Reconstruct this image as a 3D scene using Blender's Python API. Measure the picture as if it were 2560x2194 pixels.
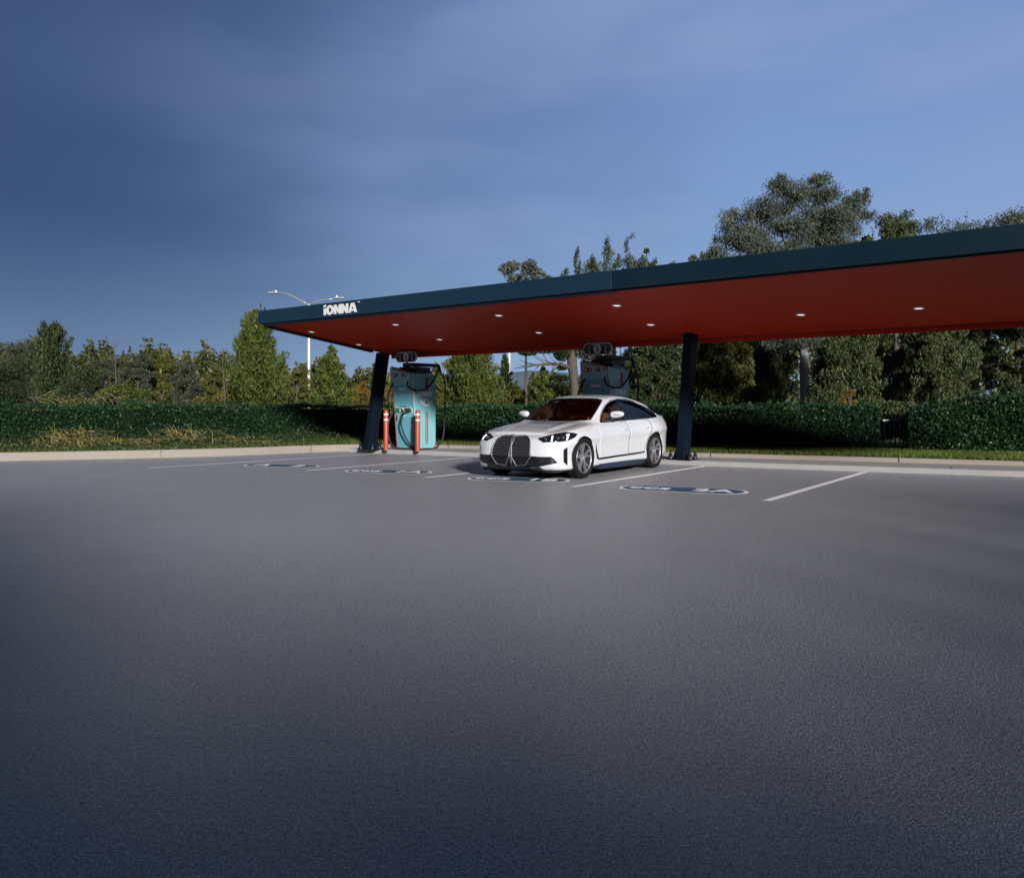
import bpy, bmesh, math, random
import numpy as np
from mathutils import Vector, Matrix
from mathutils.bvhtree import BVHTree
R = math.radians
for o in list(bpy.data.objects): bpy.data.objects.remove(o, do_unlink=True)
scene = bpy.context.scene
COL = scene.collection

# ------------------------------------------------------------------ camera
H = 1.2                      # eye height, metres
cam_d = bpy.data.cameras.new('camera'); cam = bpy.data.objects.new('camera', cam_d); COL.objects.link(cam)
cam.location = (0, 0, H); cam.rotation_euler = (R(90), 0, 0)
cam_d.sensor_width = 36; cam_d.lens = 2000/2560*36; cam_d.shift_y = -79/2560
cam_d.clip_start = 0.05; cam_d.clip_end = 3000
scene.camera = cam

# ------------------------------------------------------------------ light
SUN_TO = Vector((0.30, -0.954, 0)).normalized(); SUN_EL = R(16.5)
sun_vec = Vector((SUN_TO.x*math.cos(SUN_EL), SUN_TO.y*math.cos(SUN_EL), math.sin(SUN_EL)))
sd = bpy.data.lights.new('sun', 'SUN'); sd.energy = 5.0; sd.angle = R(4.6); sd.color = (1.0, 0.945, 0.88)
so = bpy.data.objects.new('sun', sd); COL.objects.link(so)
so.rotation_euler = sun_vec.to_track_quat('Z', 'Y').to_euler()
vs = scene.view_settings
vs.view_transform = 'Standard'; vs.look = 'None'; vs.exposure = 0.55; vs.gamma = 1.0; vs.use_curve_mapping = False
try: scene.cycles.use_denoising = True
except Exception: pass

def nd(nt, typ, **kw):
    n = nt.nodes.new(typ)
    for k, v in kw.items():
        if k in n.inputs.keys() if isinstance(k, str) else False: n.inputs[k].default_value = v
        else: setattr(n, k, v)
    return n
def mth(nt, op, a, b=None, c=None, clamp=False):
    n = nt.nodes.new('ShaderNodeMath'); n.operation = op; n.use_clamp = clamp
    for i, v in enumerate((a, b, c)):
        if v is None: continue
        if isinstance(v, (int, float)): n.inputs[i].default_value = v
        else: nt.links.new(v, n.inputs[i])
    return n.outputs[0]
def ramp(nt, fac, stops, interp='LINEAR'):
    n = nt.nodes.new('ShaderNodeValToRGB'); cr = n.color_ramp; cr.interpolation = interp
    while len(cr.elements) < len(stops): cr.elements.new(0.5)
    for e, (p, c) in zip(cr.elements, stops): e.position = p; e.color = (*c, 1) if len(c) == 3 else c
    nt.links.new(fac, n.inputs[0]); return n.outputs[0]
def mixc(nt, fac, a, b, mode='MIX'):
    n = nt.nodes.new('ShaderNodeMix'); n.data_type = 'RGBA'; n.blend_type = mode
    for idx, v in ((0, fac), (6, a), (7, b)):
        if isinstance(v, (int, float)): n.inputs[idx].default_value = v
        elif isinstance(v, tuple): n.inputs[idx].default_value = (*v, 1) if len(v) == 3 else v
        else: nt.links.new(v, n.inputs[idx])
    return n.outputs[2]
def smooth(nt, x, a, b):
    n = nt.nodes.new('ShaderNodeMapRange'); n.interpolation_type = 'SMOOTHSTEP'
    nt.links.new(x, n.inputs[0]); n.inputs[1].default_value = a; n.inputs[2].default_value = b
    n.inputs[3].default_value = 0; n.inputs[4].default_value = 1
    return n.outputs[0]

# ------------------------------------------------------------------ world
world = bpy.data.worlds.new('World'); scene.world = world; world.use_nodes = True
wt = world.node_tree; wt.nodes.clear()
tc = wt.nodes.new('ShaderNodeTexCoord'); sp = wt.nodes.new('ShaderNodeSeparateXYZ')
wt.links.new(tc.outputs['Generated'], sp.inputs[0])
el = mth(wt, 'MULTIPLY', mth(wt, 'ARCSINE', sp.outputs[2]), 57.2958)
az = mth(wt, 'MULTIPLY', mth(wt, 'ARCTAN2', sp.outputs[0], sp.outputs[1]), 57.2958)
eln = mth(wt, 'DIVIDE', el, 90.0, clamp=True)
sky_t = wt.nodes.new('ShaderNodeTexSky'); sky_t.sky_type = 'NISHITA'; sky_t.sun_disc = False
sky_t.sun_elevation = SUN_EL; sky_t.sun_rotation = math.atan2(SUN_TO.x, SUN_TO.y); sky_t.air_density = 1.0; sky_t.dust_density = 0.6
base = ramp(wt, eln, [(0.0, (.29, .43, .63)), (.07, (.255, .405, .64)), (.14, (.20, .33, .60)), (.22, (.18, .285, .55)),
                      (.31, (.175, .27, .52)), (.37, (.05, .080, .18)), (.6, (.014, .024, .055)), (1.0, (.010, .017, .04))])
nis = mixc(wt, 1.0, sky_t.outputs[0], (.07, .07, .07), 'MULTIPLY')
base = mixc(wt, 0.06, base, nis)
nz = wt.nodes.new('ShaderNodeTexNoise'); nz.inputs['Scale'].default_value = 1.9; nz.inputs['Detail'].default_value = 3; nz.inputs['Roughness'].default_value = .45
mp = wt.nodes.new('ShaderNodeMapping'); mp.inputs['Scale'].default_value = (1.3, 1.0, 2.2); mp.inputs['Location'].default_value = (.3, .1, .45); mp.inputs['Rotation'].default_value = (0, R(25), 0)
wt.links.new(tc.outputs['Generated'], mp.inputs[0]); wt.links.new(mp.outputs[0], nz.inputs['Vector'])
# dark storm bank to the left, thinning towards the horizon
wob = mth(wt, 'MULTIPLY', mth(wt, 'SUBTRACT', nz.outputs[0], .5), 34.0)
azw = mth(wt, 'ADD', az, wob)
elw = mth(wt, 'ADD', el, mth(wt, 'MULTIPLY', wob, .25))
left = mth(wt, 'SUBTRACT', 1.0, smooth(wt, azw, -38.0, 16.0))
up = smooth(wt, elw, -3.0, 13.0)
dark = mth(wt, 'MULTIPLY', left, up)
col = mixc(wt, mth(wt, 'MULTIPLY', dark, .92), base, (.011, .034, .100))
# the left horizon is duller too
col = mixc(wt, mth(wt, 'MULTIPLY', left, .55), col, (.055, .10, .21))
# soft veils of lighter cloud
nz2 = wt.nodes.new('ShaderNodeTexNoise'); nz2.inputs['Scale'].default_value = 2.6; nz2.inputs['Detail'].default_value = 5; nz2.inputs['Roughness'].default_value = .5
mp2 = wt.nodes.new('ShaderNodeMapping'); mp2.inputs['Scale'].default_value = (1.0, 1.0, 4.0); mp2.inputs['Rotation'].default_value = (R(10), R(-28), 0)
wt.links.new(tc.outputs['Generated'], mp2.inputs[0]); wt.links.new(mp2.outputs[0], nz2.inputs['Vector'])
veil = mth(wt, 'MULTIPLY', smooth(wt, nz2.outputs[0], .42, .72), .55)
veil = mth(wt, 'MULTIPLY', veil, smooth(wt, az, -35.0, 20.0))
col = mixc(wt, veil, col, (.25, .34, .56))
# sky outside the view is darkened to lower fill light on the ground
bk = smooth(wt, mth(wt, 'ABSOLUTE', az), 42.0, 90.0)
col = mixc(wt, mth(wt, 'MULTIPLY', bk, .82), col, (.02, .03, .055))
bg = wt.nodes.new('ShaderNodeBackground'); wo = wt.nodes.new('ShaderNodeOutputWorld')
wt.links.new(col, bg.inputs[0]); bg.inputs[1].default_value = 0.74; wt.links.new(bg.outputs[0], wo.inputs[0])

# ------------------------------------------------------------------ geometry helpers
YAW = math.atan(1460/2000)
Ex, Ey = math.cos(YAW), -math.sin(YAW)      # E: along the canopy towards the camera's right
Dx, Dy = math.sin(YAW), math.cos(YAW)       # D: along the parking lines, away
def G(px, py, z=0.0):                        # photo pixel -> point on the level plane z
    d = (H-z)*2000/(py-1018); return Vector(((px-1280)/2000*d, d, z))
def P(px, py, d):
    return Vector(((px-1280)/2000*d, d, H-(py-1018)/2000*d))
def UV(u, v, z=0.0): return Vector((u*Ex+v*Dx, u*Ey+v*Dy, z))
def uv(p): return (p[0]*Ex+p[1]*Ey, p[0]*Dx+p[1]*Dy)

def mesh_obj(name, verts, faces, mat, parent=None, smooth_=False, loc=None):
    me = bpy.data.meshes.new(name); me.from_pydata([tuple(v) for v in verts], [], faces); me.update()
    if smooth_: me.polygons.foreach_set('use_smooth', [True]*len(me.polygons))
    o = bpy.data.objects.new(name, me); COL.objects.link(o)
    if mat: me.materials.append(mat)
    if parent: o.parent = parent
    return o
def np_mesh(name, V, F, mat, parent=None, tint=None, smooth_=False):
    """V (n,3) array, F (m,k) int array"""
    me = bpy.data.meshes.new(name); n, m, k = len(V), len(F), F.shape[1]
    me.vertices.add(n); me.vertices.foreach_set('co', V.astype(np.float32).ravel())
    me.loops.add(m*k); me.loops.foreach_set('vertex_index', F.astype(np.int32).ravel())
    me.polygons.add(m); me.polygons.foreach_set('loop_start', np.arange(0, m*k, k, dtype=np.int32))
    try: me.polygons.foreach_set('loop_total', np.full(m, k, dtype=np.int32))
    except Exception: pass
    me.update(calc_edges=True)
    if tint is not None:
        a = me.attributes.new('tint', 'FLOAT', 'FACE'); a.data.foreach_set('value', tint.astype(np.float32))
    if smooth_: me.polygons.foreach_set('use_smooth', np.ones(m, dtype=bool))
    o = bpy.data.objects.new(name, me); COL.objects.link(o)
    if mat: me.materials.append(mat)
    if parent: o.parent = parent
    return o
def tag(o, label=None, cat=None, group=None, kind=None):
    if label: o['label'] = label
    if cat: o['category'] = cat
    if group: o['group'] = group
    if kind: o['kind'] = kind
    return o
def thing(name, label, cat, loc=(0, 0, 0), rz=0.0, group=None):
    o = bpy.data.objects.new(name, None); COL.objects.link(o); o.empty_display_size = .2
    o.location = loc; o.rotation_euler = (0, 0, rz); return tag(o, label, cat, group)

class MB:
    def __init__(s): s.v = []; s.f = []
    def add(s, vs_, fs_):
        b = len(s.v); s.v += [tuple(v) for v in vs_]; s.f += [tuple(i+b for i in f) for f in fs_]; return s
    def box(s, a, b, M=None):
        x0, y0, z0 = a; x1, y1, z1 = b
        v = [Vector(c) for c in ((x0,y0,z0),(x1,y0,z0),(x1,y1,z0),(x0,y1,z0),(x0,y0,z1),(x1,y0,z1),(x1,y1,z1),(x0,y1,z1))]
        if M: v = [M @ c for c in v]
        return s.add(v, [(0,3,2,1),(4,5,6,7),(0,1,5,4),(1,2,6,5),(2,3,7,6),(3,0,4,7)])
    def prism(s, poly, z0, z1, M=None):        # poly (x,y) counter-clockwise, extruded in z
        n = len(poly); v = [Vector((p[0], p[1], z0)) for p in poly]+[Vector((p[0], p[1], z1)) for p in poly]
        if M: v = [M @ c for c in v]
        return s.add(v, [tuple(range(n-1, -1, -1)), tuple(range(n, 2*n))]+[(i, (i+1) % n, n+(i+1) % n, n+i) for i in range(n)])
    def tube(s, pts, r, n=8, caps=True, closed=False):
        pts = [Vector(p) for p in pts]; m = len(pts); rr = r if isinstance(r, (list, tuple)) else [r]*m
        b = len(s.v); prev = None
        for i, p in enumerate(pts):
            t = (pts[(i+1) % m]-pts[i-1]) if closed else (pts[min(i+1, m-1)]-pts[max(i-1, 0)])
            t.normalize()
            if prev is None:
                a = Vector((0, 0, 1)) if abs(t.z) < .9 else Vector((1, 0, 0)); nx = t.cross(a).normalized()
            else: nx = (prev - t*prev.dot(t)).normalized()
            prev = nx; ny = t.cross(nx)
            for k in range(n):
                q = p+(nx*math.cos(2*math.pi*k/n)+ny*math.sin(2*math.pi*k/n))*rr[i]; s.v.append(tuple(q))
        for i in range(m if closed else m-1):
            j = (i+1) % m
            for k in range(n):
                s.f.append((b+i*n+k, b+i*n+(k+1) % n, b+j*n+(k+1) % n, b+j*n+k))
        if caps and not closed:
            s.f.append(tuple(b+k for k in range(n-1, -1, -1))); s.f.append(tuple(b+(m-1)*n+k for k in range(n)))
        return s
    def lathe(s, prof, n=32, M=None, axis='z'):
        b = len(s.v); m = len(prof)
        for (r, h) in prof:
            for k in range(n):
                a = 2*math.pi*k/n; c, d = r*math.cos(a), r*math.sin(a)
                v = Vector((c, d, h)) if axis == 'z' else Vector((c, h, d))
                if M: v = M @ v
                s.v.append(tuple(v))
        for i in range(m-1):
            for k in range(n):
                s.f.append((b+i*n+k, b+i*n+(k+1) % n, b+(i+1)*n+(k+1) % n, b+(i+1)*n+k))
        return s
    def build(s, name, mat, parent=None, smooth_=False, bevel=0, label=None):
        o = mesh_obj(name, s.v, s.f, mat, parent, smooth_)
        if smooth_ and smooth_ != 'all':
            pass
        if bevel:
            m = o.modifiers.new('bevel', 'BEVEL'); m.width = bevel; m.segments = 2; m.limit_method = 'ANGLE'; m.angle_limit = R(35)
            m.harden_normals = False
        if label: o['label'] = label
        return o

# ------------------------------------------------------------------ materials
def mat(name, color, rough=.6, metal=0.0, spec=.5, coat=0.0, var=0.0, vscale=3.0, bump=0.0, bscale=40.0, emit=None, estr=1.0):
    m = bpy.data.materials.new(name); m.use_nodes = True; nt = m.node_tree; b = nt.nodes['Principled BSDF']
    b.inputs['Base Color'].default_value = (*color, 1); b.inputs['Roughness'].default_value = rough
    b.inputs['Metallic'].default_value = metal; b.inputs['Specular IOR Level'].default_value = spec
    b.inputs['Coat Weight'].default_value = coat; b.inputs['Coat Roughness'].default_value = .04
    t = nt.nodes.new('ShaderNodeTexCoord')
    if var:
        n = nt.nodes.new('ShaderNodeTexNoise'); n.inputs['Scale'].default_value = vscale; n.inputs['Detail'].default_value = 6
        nt.links.new(t.outputs['Object'], n.inputs['Vector'])
        c = mixc(nt, n.outputs[0], tuple(x*(1-var) for x in color), tuple(min(1, x*(1+var)) for x in color))
        nt.links.new(c, b.inputs['Base Color'])
        r = nt.nodes.new('ShaderNodeMapRange'); nt.links.new(n.outputs[0], r.inputs[0])
        r.inputs[3].default_value = max(0, rough-.12); r.inputs[4].default_value = min(1, rough+.12); nt.links.new(r.outputs[0], b.inputs['Roughness'])
    if bump:
        n = nt.nodes.new('ShaderNodeTexNoise'); n.inputs['Scale'].default_value = bscale; n.inputs['Detail'].default_value = 4
        nt.links.new(t.outputs['Object'], n.inputs['Vector'])
        bp = nt.nodes.new('ShaderNodeBump'); bp.inputs['Distance'].default_value = bump; nt.links.new(n.outputs[0], bp.inputs['Height'])
        nt.links.new(bp.outputs[0], b.inputs['Normal'])
    if emit:
        b.inputs['Emission Color'].default_value = (*emit, 1); b.inputs['Emission Strength'].default_value = estr
    return m
def leafmat(name, c1, c2, c3=None, trans=.25, rough=.55):
    m = bpy.data.materials.new(name); m.use_nodes = True; nt = m.node_tree; b = nt.nodes['Principled BSDF']
    a = nt.nodes.new('ShaderNodeAttribute'); a.attribute_name = 'tint'
    stops = [(0, c1), (.75, c2), (1, c3 or c2)]
    c = ramp(nt, a.outputs['Fac'], stops)
    nt.links.new(c, b.inputs['Base Color']); b.inputs['Roughness'].default_value = rough; b.inputs['Specular IOR Level'].default_value = .3
    tr = nt.nodes.new('ShaderNodeBsdfTranslucent'); nt.links.new(c, tr.inputs[0])
    mx = nt.nodes.new('ShaderNodeMixShader'); mx.inputs[0].default_value = trans
    nt.links.new(b.outputs[0], mx.inputs[1]); nt.links.new(tr.outputs[0], mx.inputs[2])
    nt.links.new(mx.outputs[0], nt.nodes['Material Output'].inputs[0]); return m

def asphalt_mat():
    m = bpy.data.materials.new('asphalt'); m.use_nodes = True; nt = m.node_tree; b = nt.nodes['Principled BSDF']
    t = nt.nodes.new('ShaderNodeTexCoord'); P_ = t.outputs['Object']
    def noise(s, d, r=.5, v=P_):
        n = nt.nodes.new('ShaderNodeTexNoise'); n.inputs['Scale'].default_value = s; n.inputs['Detail'].default_value = d; n.inputs['Roughness'].default_value = r
        nt.links.new(v, n.inputs['Vector']); return n.outputs[0]
    big = noise(.16, 3); mid = noise(1.3, 5, .6); fine = noise(75, 2, .6); grit = noise(150, 2, .7)
    c = mixc(nt, smooth(nt, big, .35, .65), (.38, .385, .41), (.41, .43, .485))
    c = mixc(nt, mth(nt, 'MULTIPLY', smooth(nt, mid, .35, .7), .35), c, (.37, .36, .36))
    c = mixc(nt, mth(nt, 'MULTIPLY', smooth(nt, grit, .42, .62), .9), c, (.085, .09, .115))
    g2 = noise(48, 2, .6)
    c = mixc(nt, mth(nt, 'MULTIPLY', smooth(nt, g2, .52, .68), .55), c, (.12, .125, .15))
    c = mixc(nt, mth(nt, 'MULTIPLY', smooth(nt, g2, .46, .32), .35), c, (.50, .50, .54))
    sp_ = smooth(nt, noise(95, 1, .3), .64, .70)
    c = mixc(nt, mth(nt, 'MULTIPLY', sp_, .8), c, (.5, .48, .45))
    # faint drip stains, more of them in the bays
    st = smooth(nt, noise(.9, 6, .7), .62, .74)
    c = mixc(nt, mth(nt, 'MULTIPLY', st, .30), c, (.10, .10, .11))
    fl = smooth(nt, noise(.42, 5, .55), .60, .66)
    c = mixc(nt, mth(nt, 'MULTIPLY', fl, .12), c, (.18, .17, .17))
    # hairline joints
    vo = nt.nodes.new('ShaderNodeTexVoronoi'); vo.feature = 'DISTANCE_TO_EDGE'; vo.inputs['Scale'].default_value = .16
    dv = nt.nodes.new('ShaderNodeVectorMath'); dv.operation = 'ADD'; nn = nt.nodes.new('ShaderNodeTexNoise'); nn.inputs['Scale'].default_value = .9; nn.inputs['Detail'].default_value = 6
    nt.links.new(P_, nn.inputs['Vector']); nt.links.new(P_, dv.inputs[0]); nt.links.new(nn.outputs[1], dv.inputs[1]); nt.links.new(dv.outputs[0], vo.inputs['Vector'])
    nt.links.new(c, b.inputs['Base Color'])
    rr = nt.nodes.new('ShaderNodeMapRange'); nt.links.new(mid, rr.inputs[0]); rr.inputs[3].default_value = .30; rr.inputs[4].default_value = .44
    nt.links.new(rr.outputs[0], b.inputs['Roughness']); b.inputs['Specular IOR Level'].default_value = .5
    coarse = noise(30, 2, .5)
    h = mth(nt, 'ADD', mth(nt, 'ADD', mth(nt, 'MULTIPLY', fine, 1.0), mth(nt, 'MULTIPLY', grit, .5)), mth(nt, 'MULTIPLY', coarse, .25))
    bp = nt.nodes.new('ShaderNodeBump'); bp.inputs['Distance'].default_value = .012; bp.inputs['Strength'].default_value = 1.0
    nt.links.new(h, bp.inputs['Height']); nt.links.new(bp.outputs[0], b.inputs['Normal'])
    return m
def conc_mat(name, col, joint=0):
    m = mat(name, col, .85, var=.14, vscale=2.5, bump=.004, bscale=45); return m
def paint_line_mat(name, col):
    m = bpy.data.materials.new(name); m.use_nodes = True; nt = m.node_tree; b = nt.nodes['Principled BSDF']
    t = nt.nodes.new('ShaderNodeTexCoord')
    n = nt.nodes.new('ShaderNodeTexNoise'); n.inputs['Scale'].default_value = 26; n.inputs['Detail'].default_value = 6; n.inputs['Roughness'].default_value = .7
    nt.links.new(t.outputs['Object'], n.inputs['Vector'])
    n2 = nt.nodes.new('ShaderNodeTexNoise'); n2.inputs['Scale'].default_value = 2.2; n2.inputs['Detail'].default_value = 3
    nt.links.new(t.outputs['Object'], n2.inputs['Vector'])
    w = smooth(nt, mth(nt, 'ADD', n.outputs[0], mth(nt, 'MULTIPLY', n2.outputs[0], .3)), .74, .92)
    c = mixc(nt, mth(nt, 'MULTIPLY', w, .7), col, (.13, .13, .14))
    nt.links.new(c, b.inputs['Base Color']); b.inputs['Roughness'].default_value = .6
    return m
M = dict(
    asphalt=asphalt_mat(),
    kerb=conc_mat('kerb concrete', (.21, .19, .165)),
    pad=conc_mat('pad concrete', (.235, .235, .24)),
    line=paint_line_mat('line paint', (.85, .85, .88)),
    pill=paint_line_mat('bay marking blue paint', (.022, .075, .15)),
    navy=mat('navy coated metal', (.0065, .022, .042), .38, .0, .3, var=.08, vscale=.8),
    teal=mat('teal coated metal', (.003, .013, .023), .42, .0, .2, var=.10, vscale=.8),
    darktrim=mat('dark trim', (.006, .010, .018), .35),
    column=mat('column coating', (.002, .006, .012), .55, .0, .1, var=.15, vscale=1.5),
    soffit=mat('orange red soffit', (.42, .023, .006), .48, .0, .2, var=.05, vscale=.7),
    orange=mat('orange paint', (.30, .040, .010), .45, var=.06, vscale=4),
    cteal=mat('charger teal', (.155, .37, .42), .38, var=.03, vscale=2),
    cteal2=mat('charger ribbed teal', (.105, .32, .40), .42, var=.03, vscale=2),
    blackp=mat('black plastic', (.010, .012, .017), .45),
    rubber=mat('rubber', (.014, .014, .016), .75, bump=.001, bscale=80),
    white=mat('white vinyl', (.50, .50, .51), .5),
    offwhite=mat('sign white', (.54, .55, .57), .5),
    pale=mat('pale graphic', (.62, .66, .68), .5),
    icon=mat('icon grey', (.26, .28, .31), .5),
    signnavy=mat('sign navy', (.010, .018, .040), .45),
    green=mat('green screen', (.01, .10, .02), .3, emit=(.01, .14, .03), estr=.25),
    steel=mat('galvanised steel', (.32, .34, .37), .42, .6, var=.1, vscale=2),
    pole=mat('white pole paint', (.48, .49, .51), .4, var=.05, vscale=.7),
    glow=mat('downlight lens', (.8, .8, .8), .3, emit=(1.0, .98, .95), estr=.5),
    bark=mat('grey bark', (.062, .052, .044), .95, var=.45, vscale=5, bump=.03, bscale=9),
    redbark=mat('reddish bark', (.10, .050, .032), .95, var=.5, vscale=5, bump=.03, bscale=9),
    smoothbark=mat('smooth pale bark', (.17, .17, .18), .8, var=.2, vscale=2, bump=.006, bscale=8),
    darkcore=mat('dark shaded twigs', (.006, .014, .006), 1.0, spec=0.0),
)

# ------------------------------------------------------------------ lettering
def heavy(word):
    """polygons (outer lists, quads) of a heavy rounded display face; x advances, cap height 1"""
    polys = []; x = 0.0
    def arc_ring(cx, cy, rx, ry, t, n=24):
        for i in range(n):
            a, b = 2*math.pi*i/n, 2*math.pi*(i+1)/n
            polys.append([(cx+(rx-t)*math.cos(a), cy+(ry-t)*math.sin(a)), (cx+rx*math.cos(a), cy+ry*math.sin(a)),
                          (cx+rx*math.cos(b), cy+ry*math.sin(b)), (cx+(rx-t)*math.cos(b), cy+(ry-t)*math.sin(b))])
    for ch in word:
        if ch == 'i':
            polys.append([(x, 0), (x+.26, 0), (x+.26, .74), (x, .74)])
            polys.append([(x, .84), (x+.26, .88), (x+.26, 1.12), (x, 1.04)]); x += .33
        elif ch == 'O': arc_ring(x+.46, .5, .46, .53, .27); x += .97
        elif ch == 'N':
            polys.append([(x, 0), (x+.25, 0), (x+.25, .62), (x+.25, 1), (x, 1)])
            polys.append([(x+.25, 1), (x+.25, .52), (x+.58, 0), (x+.58, .48)])
            polys.append([(x+.58, 0), (x+.83, 0), (x+.83, 1), (x+.58, 1)]); x += .89
        elif ch == 'A':
            polys.append([(x, 0), (x+.27, 0), (x+.42, .60), (x+.30, 1)])
            polys.append([(x+.30, 1), (x+.42, .60), (x+.56, .60), (x+.68, 1)])
            polys.append([(x+.56, .60), (x+.72, 0), (x+1.0, 0), (x+.68, 1)])
            polys.append([(x+.31, .16), (x+.675, .16), (x+.625, .36), (x+.36, .36)]); x += 1.02
    return polys, x
def place_heavy(word, name, m, parent, org, ax, ay, az_, size, depth=.008):
    polys, w = heavy(word); mb = MB()
    for k, pl in enumerate(polys):
        dd = depth+.0004*(k % 3); n = len(pl)
        v = [org+ax*(p[0]*size)+ay*(p[1]*size)+az_*dd for p in pl]+[org+ax*(p[0]*size)+ay*(p[1]*size)-az_*.001 for p in pl]
        mb.add(v, [tuple(range(n)), tuple(range(2*n-1, n-1, -1))]+[(i, n+i, n+(i+1) % n, (i+1) % n) for i in range(n)])
    return mb.build(name, m, parent), w*size
_dg = None
def text_mesh(txt, name, m, parent, mtx, size=.1, depth=.003, bold=.0, align='CENTER', sx=1.0):
    cu = bpy.data.curves.new(name, 'FONT'); cu.body = txt; cu.size = 1.0; cu.extrude = depth/size; cu.offset = bold
    cu.align_x = align; cu.align_y = 'CENTER'; cu.resolution_u = 3
    to = bpy.data.objects.new('tmp', cu); COL.objects.link(to); bpy.context.view_layer.update()
    me = bpy.data.meshes.new_from_object(to.evaluated_get(bpy.context.evaluated_depsgraph_get()))
    bpy.data.objects.remove(to, do_unlink=True)
    me.transform(mtx @ Matrix.Diagonal((size*sx, size, size, 1))); me.materials.clear(); me.materials.append(m); me.name = name
    o = bpy.data.objects.new(name, me); COL.objects.link(o)
    if parent: o.parent = parent
    return o
def frame(org, ax, ay):
    ax = Vector(ax).normalized(); ay = Vector(ay).normalized(); az_ = ax.cross(ay)
    m = Matrix.Identity(4)
    for i in range(3): m[i][0], m[i][1], m[i][2], m[i][3] = ax[i], ay[i], az_[i], org[i]
    return m
def pill_pts(hw, hh, n=14):
    r = hh; c = hw-hh; out = []
    for i in range(n+1): a = -math.pi/2+math.pi*i/n; out.append((c+r*math.cos(a), r*math.sin(a)))
    for i in range(n+1): a = math.pi/2+math.pi*i/n; out.append((-c+r*math.cos(a), r*math.sin(a)))
    return out

# ------------------------------------------------------------------ setting
asph = mesh_obj('asphalt', [(-1500, -200, 0), (1500, -200, 0), (1500, 2500, 0), (-1500, 2500, 0)], [(0, 1, 2, 3)], M['asphalt'])
tag(asph, kind='structure')

def strip(pa, pb, w, z):
    a, b = Vector(pa), Vector(pb); t = (b-a).normalized(); n = Vector((-t.y, t.x, 0))*w/2
    return [(*(a-n).xy, z), (*(b-n).xy, z), (*(b+n).xy, z), (*(a+n).xy, z)]
lines = [((374, 1170), (965, 1133)), ((767, 1176), (1195, 1142)), ((1064, 1194), (1290, 1158.5)), ((1430, 1217), (1763, 1165)), ((1916, 1252), (2163, 1180))]
for a, b in lines:
    pa, pb = G(*a), G(*b)
    if a[0] == 1064:
        dirv = Vector((Dx, Dy, 0)); pb = pa+dirv*5.0
    mesh_obj('parking_line', strip(pa, pb, .105, .004), [(0, 1, 2, 3)], M['line'], asph)
pills = [((617, 1162), (793, 1167), 'A', '2', .32), ((868, 1176), (1077, 1182), 'ccs', '1A', .35), ((1172, 1194.5), (1423, 1203), 'ccs', '1B', .36), ((1551, 1217), (1871, 1232), 'ccs', '2A', .38)]
for a, b, t1, t2, hh in pills:
    pa, pb = G(*a), G(*b); c = (pa+pb)/2; ax = (pb-pa); hw = ax.length/2; ax.normalize(); ay = Vector((-ax.y, ax.x, 0))
    F = frame(Vector((c.x, c.y, .004)), ax, ay)
    o = mesh_obj('bay_marking', [F @ Vector((x, y, 0)) for x, y in pill_pts(hw, hh)], [tuple(range(30))], M['line'], asph)
    F2 = frame(Vector((c.x, c.y, .008)), ax, ay)
    mesh_obj('marking_field', [F2 @ Vector((x, y, 0)) for x, y in pill_pts(hw-.055, hh-.055)], [tuple(range(30))], M['pill'], o)
    for t, off in ((t1, -hw*.50), (t2, hw*.48)):
        F3 = frame(Vector((c.x, c.y, .0115))+ax*off, ax, ay)
        text_mesh(t, 'marking_text', M['line'], o, F3, size=.50, depth=.0005, bold=.02, sx=1.0)

def polyz(pts_px):
    return [G(p[0], p[1], p[2]) for p in pts_px]
# rear kerb (raised), runs the whole width behind the pad
kb = polyz([(-900, 1172, 0), (-400, 1160, 0), (0, 1152, 0), (340, 1146, 0), (640, 1138, 0), (807, 1128, 0), (870, 1124, 0)]) \
   + [Vector((*G(x, y, .1).xy, 0)) for x, y in ((930, 1117), (1180, 1121), (1650, 1140), (1907, 1146), (2560, 1165), (3200, 1184))]
def offset(pts, d):
    out = []
    for i, p in enumerate(pts):
        t = (pts[min(i+1, len(pts)-1)]-pts[max(i-1, 0)]); t.z = 0; t.normalize(); out.append(p+Vector((-t.y, t.x, 0))*d)
    return out
def resample(pts, step):
    out = [pts[0]]
    for a, b in zip(pts, pts[1:]):
        n = max(1, int((b-a).length/step))
        for i in range(1, n+1): out.append(a.lerp(b, i/n))
    return out
def smoothpts(pts, it=6):
    for _ in range(it):
        pts = [pts[0]]+[(pts[i-1]+pts[i]*2+pts[i+1])/4 for i in range(1, len(pts)-1)]+[pts[-1]]
    return pts
kline = smoothpts(resample(kb, .5), 10)
KH = .19
def kerb_mesh(line, w, z0, z1, name, m, bev=.02, gap_every=0):
    f0 = line; f1 = offset(line, bev); b1 = offset(line, w); mb = MB(); n = len(line)
    prof = lambda i: [(*f0[i].xy, z0), (*f0[i].lerp(f1[i], .25).xy, z1-bev), (*f1[i].lerp(f0[i], .1).xy, z1-.005), (*f1[i].lerp(b1[i], .12).xy, z1), (*b1[i].xy, z1), (*b1[i].xy, z0)]
    v = []; f = []
    for i in range(n): v += prof(i)
    for i in range(n-1):
        if gap_every and (i % gap_every) == 0:
            pass
        for k in range(5): a = i*6+k; f.append((a, a+6, a+7, a+1))
    f.append((5,4,3,2,1,0)); e = (n-1)*6; f.append((e, e+1, e+2, e+3, e+4, e+5))
    return mesh_obj(name, v, f, m)
tag(kerb_mesh(kline, .17, -.02, KH, 'kerb', M['kerb']), kind='structure')
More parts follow.
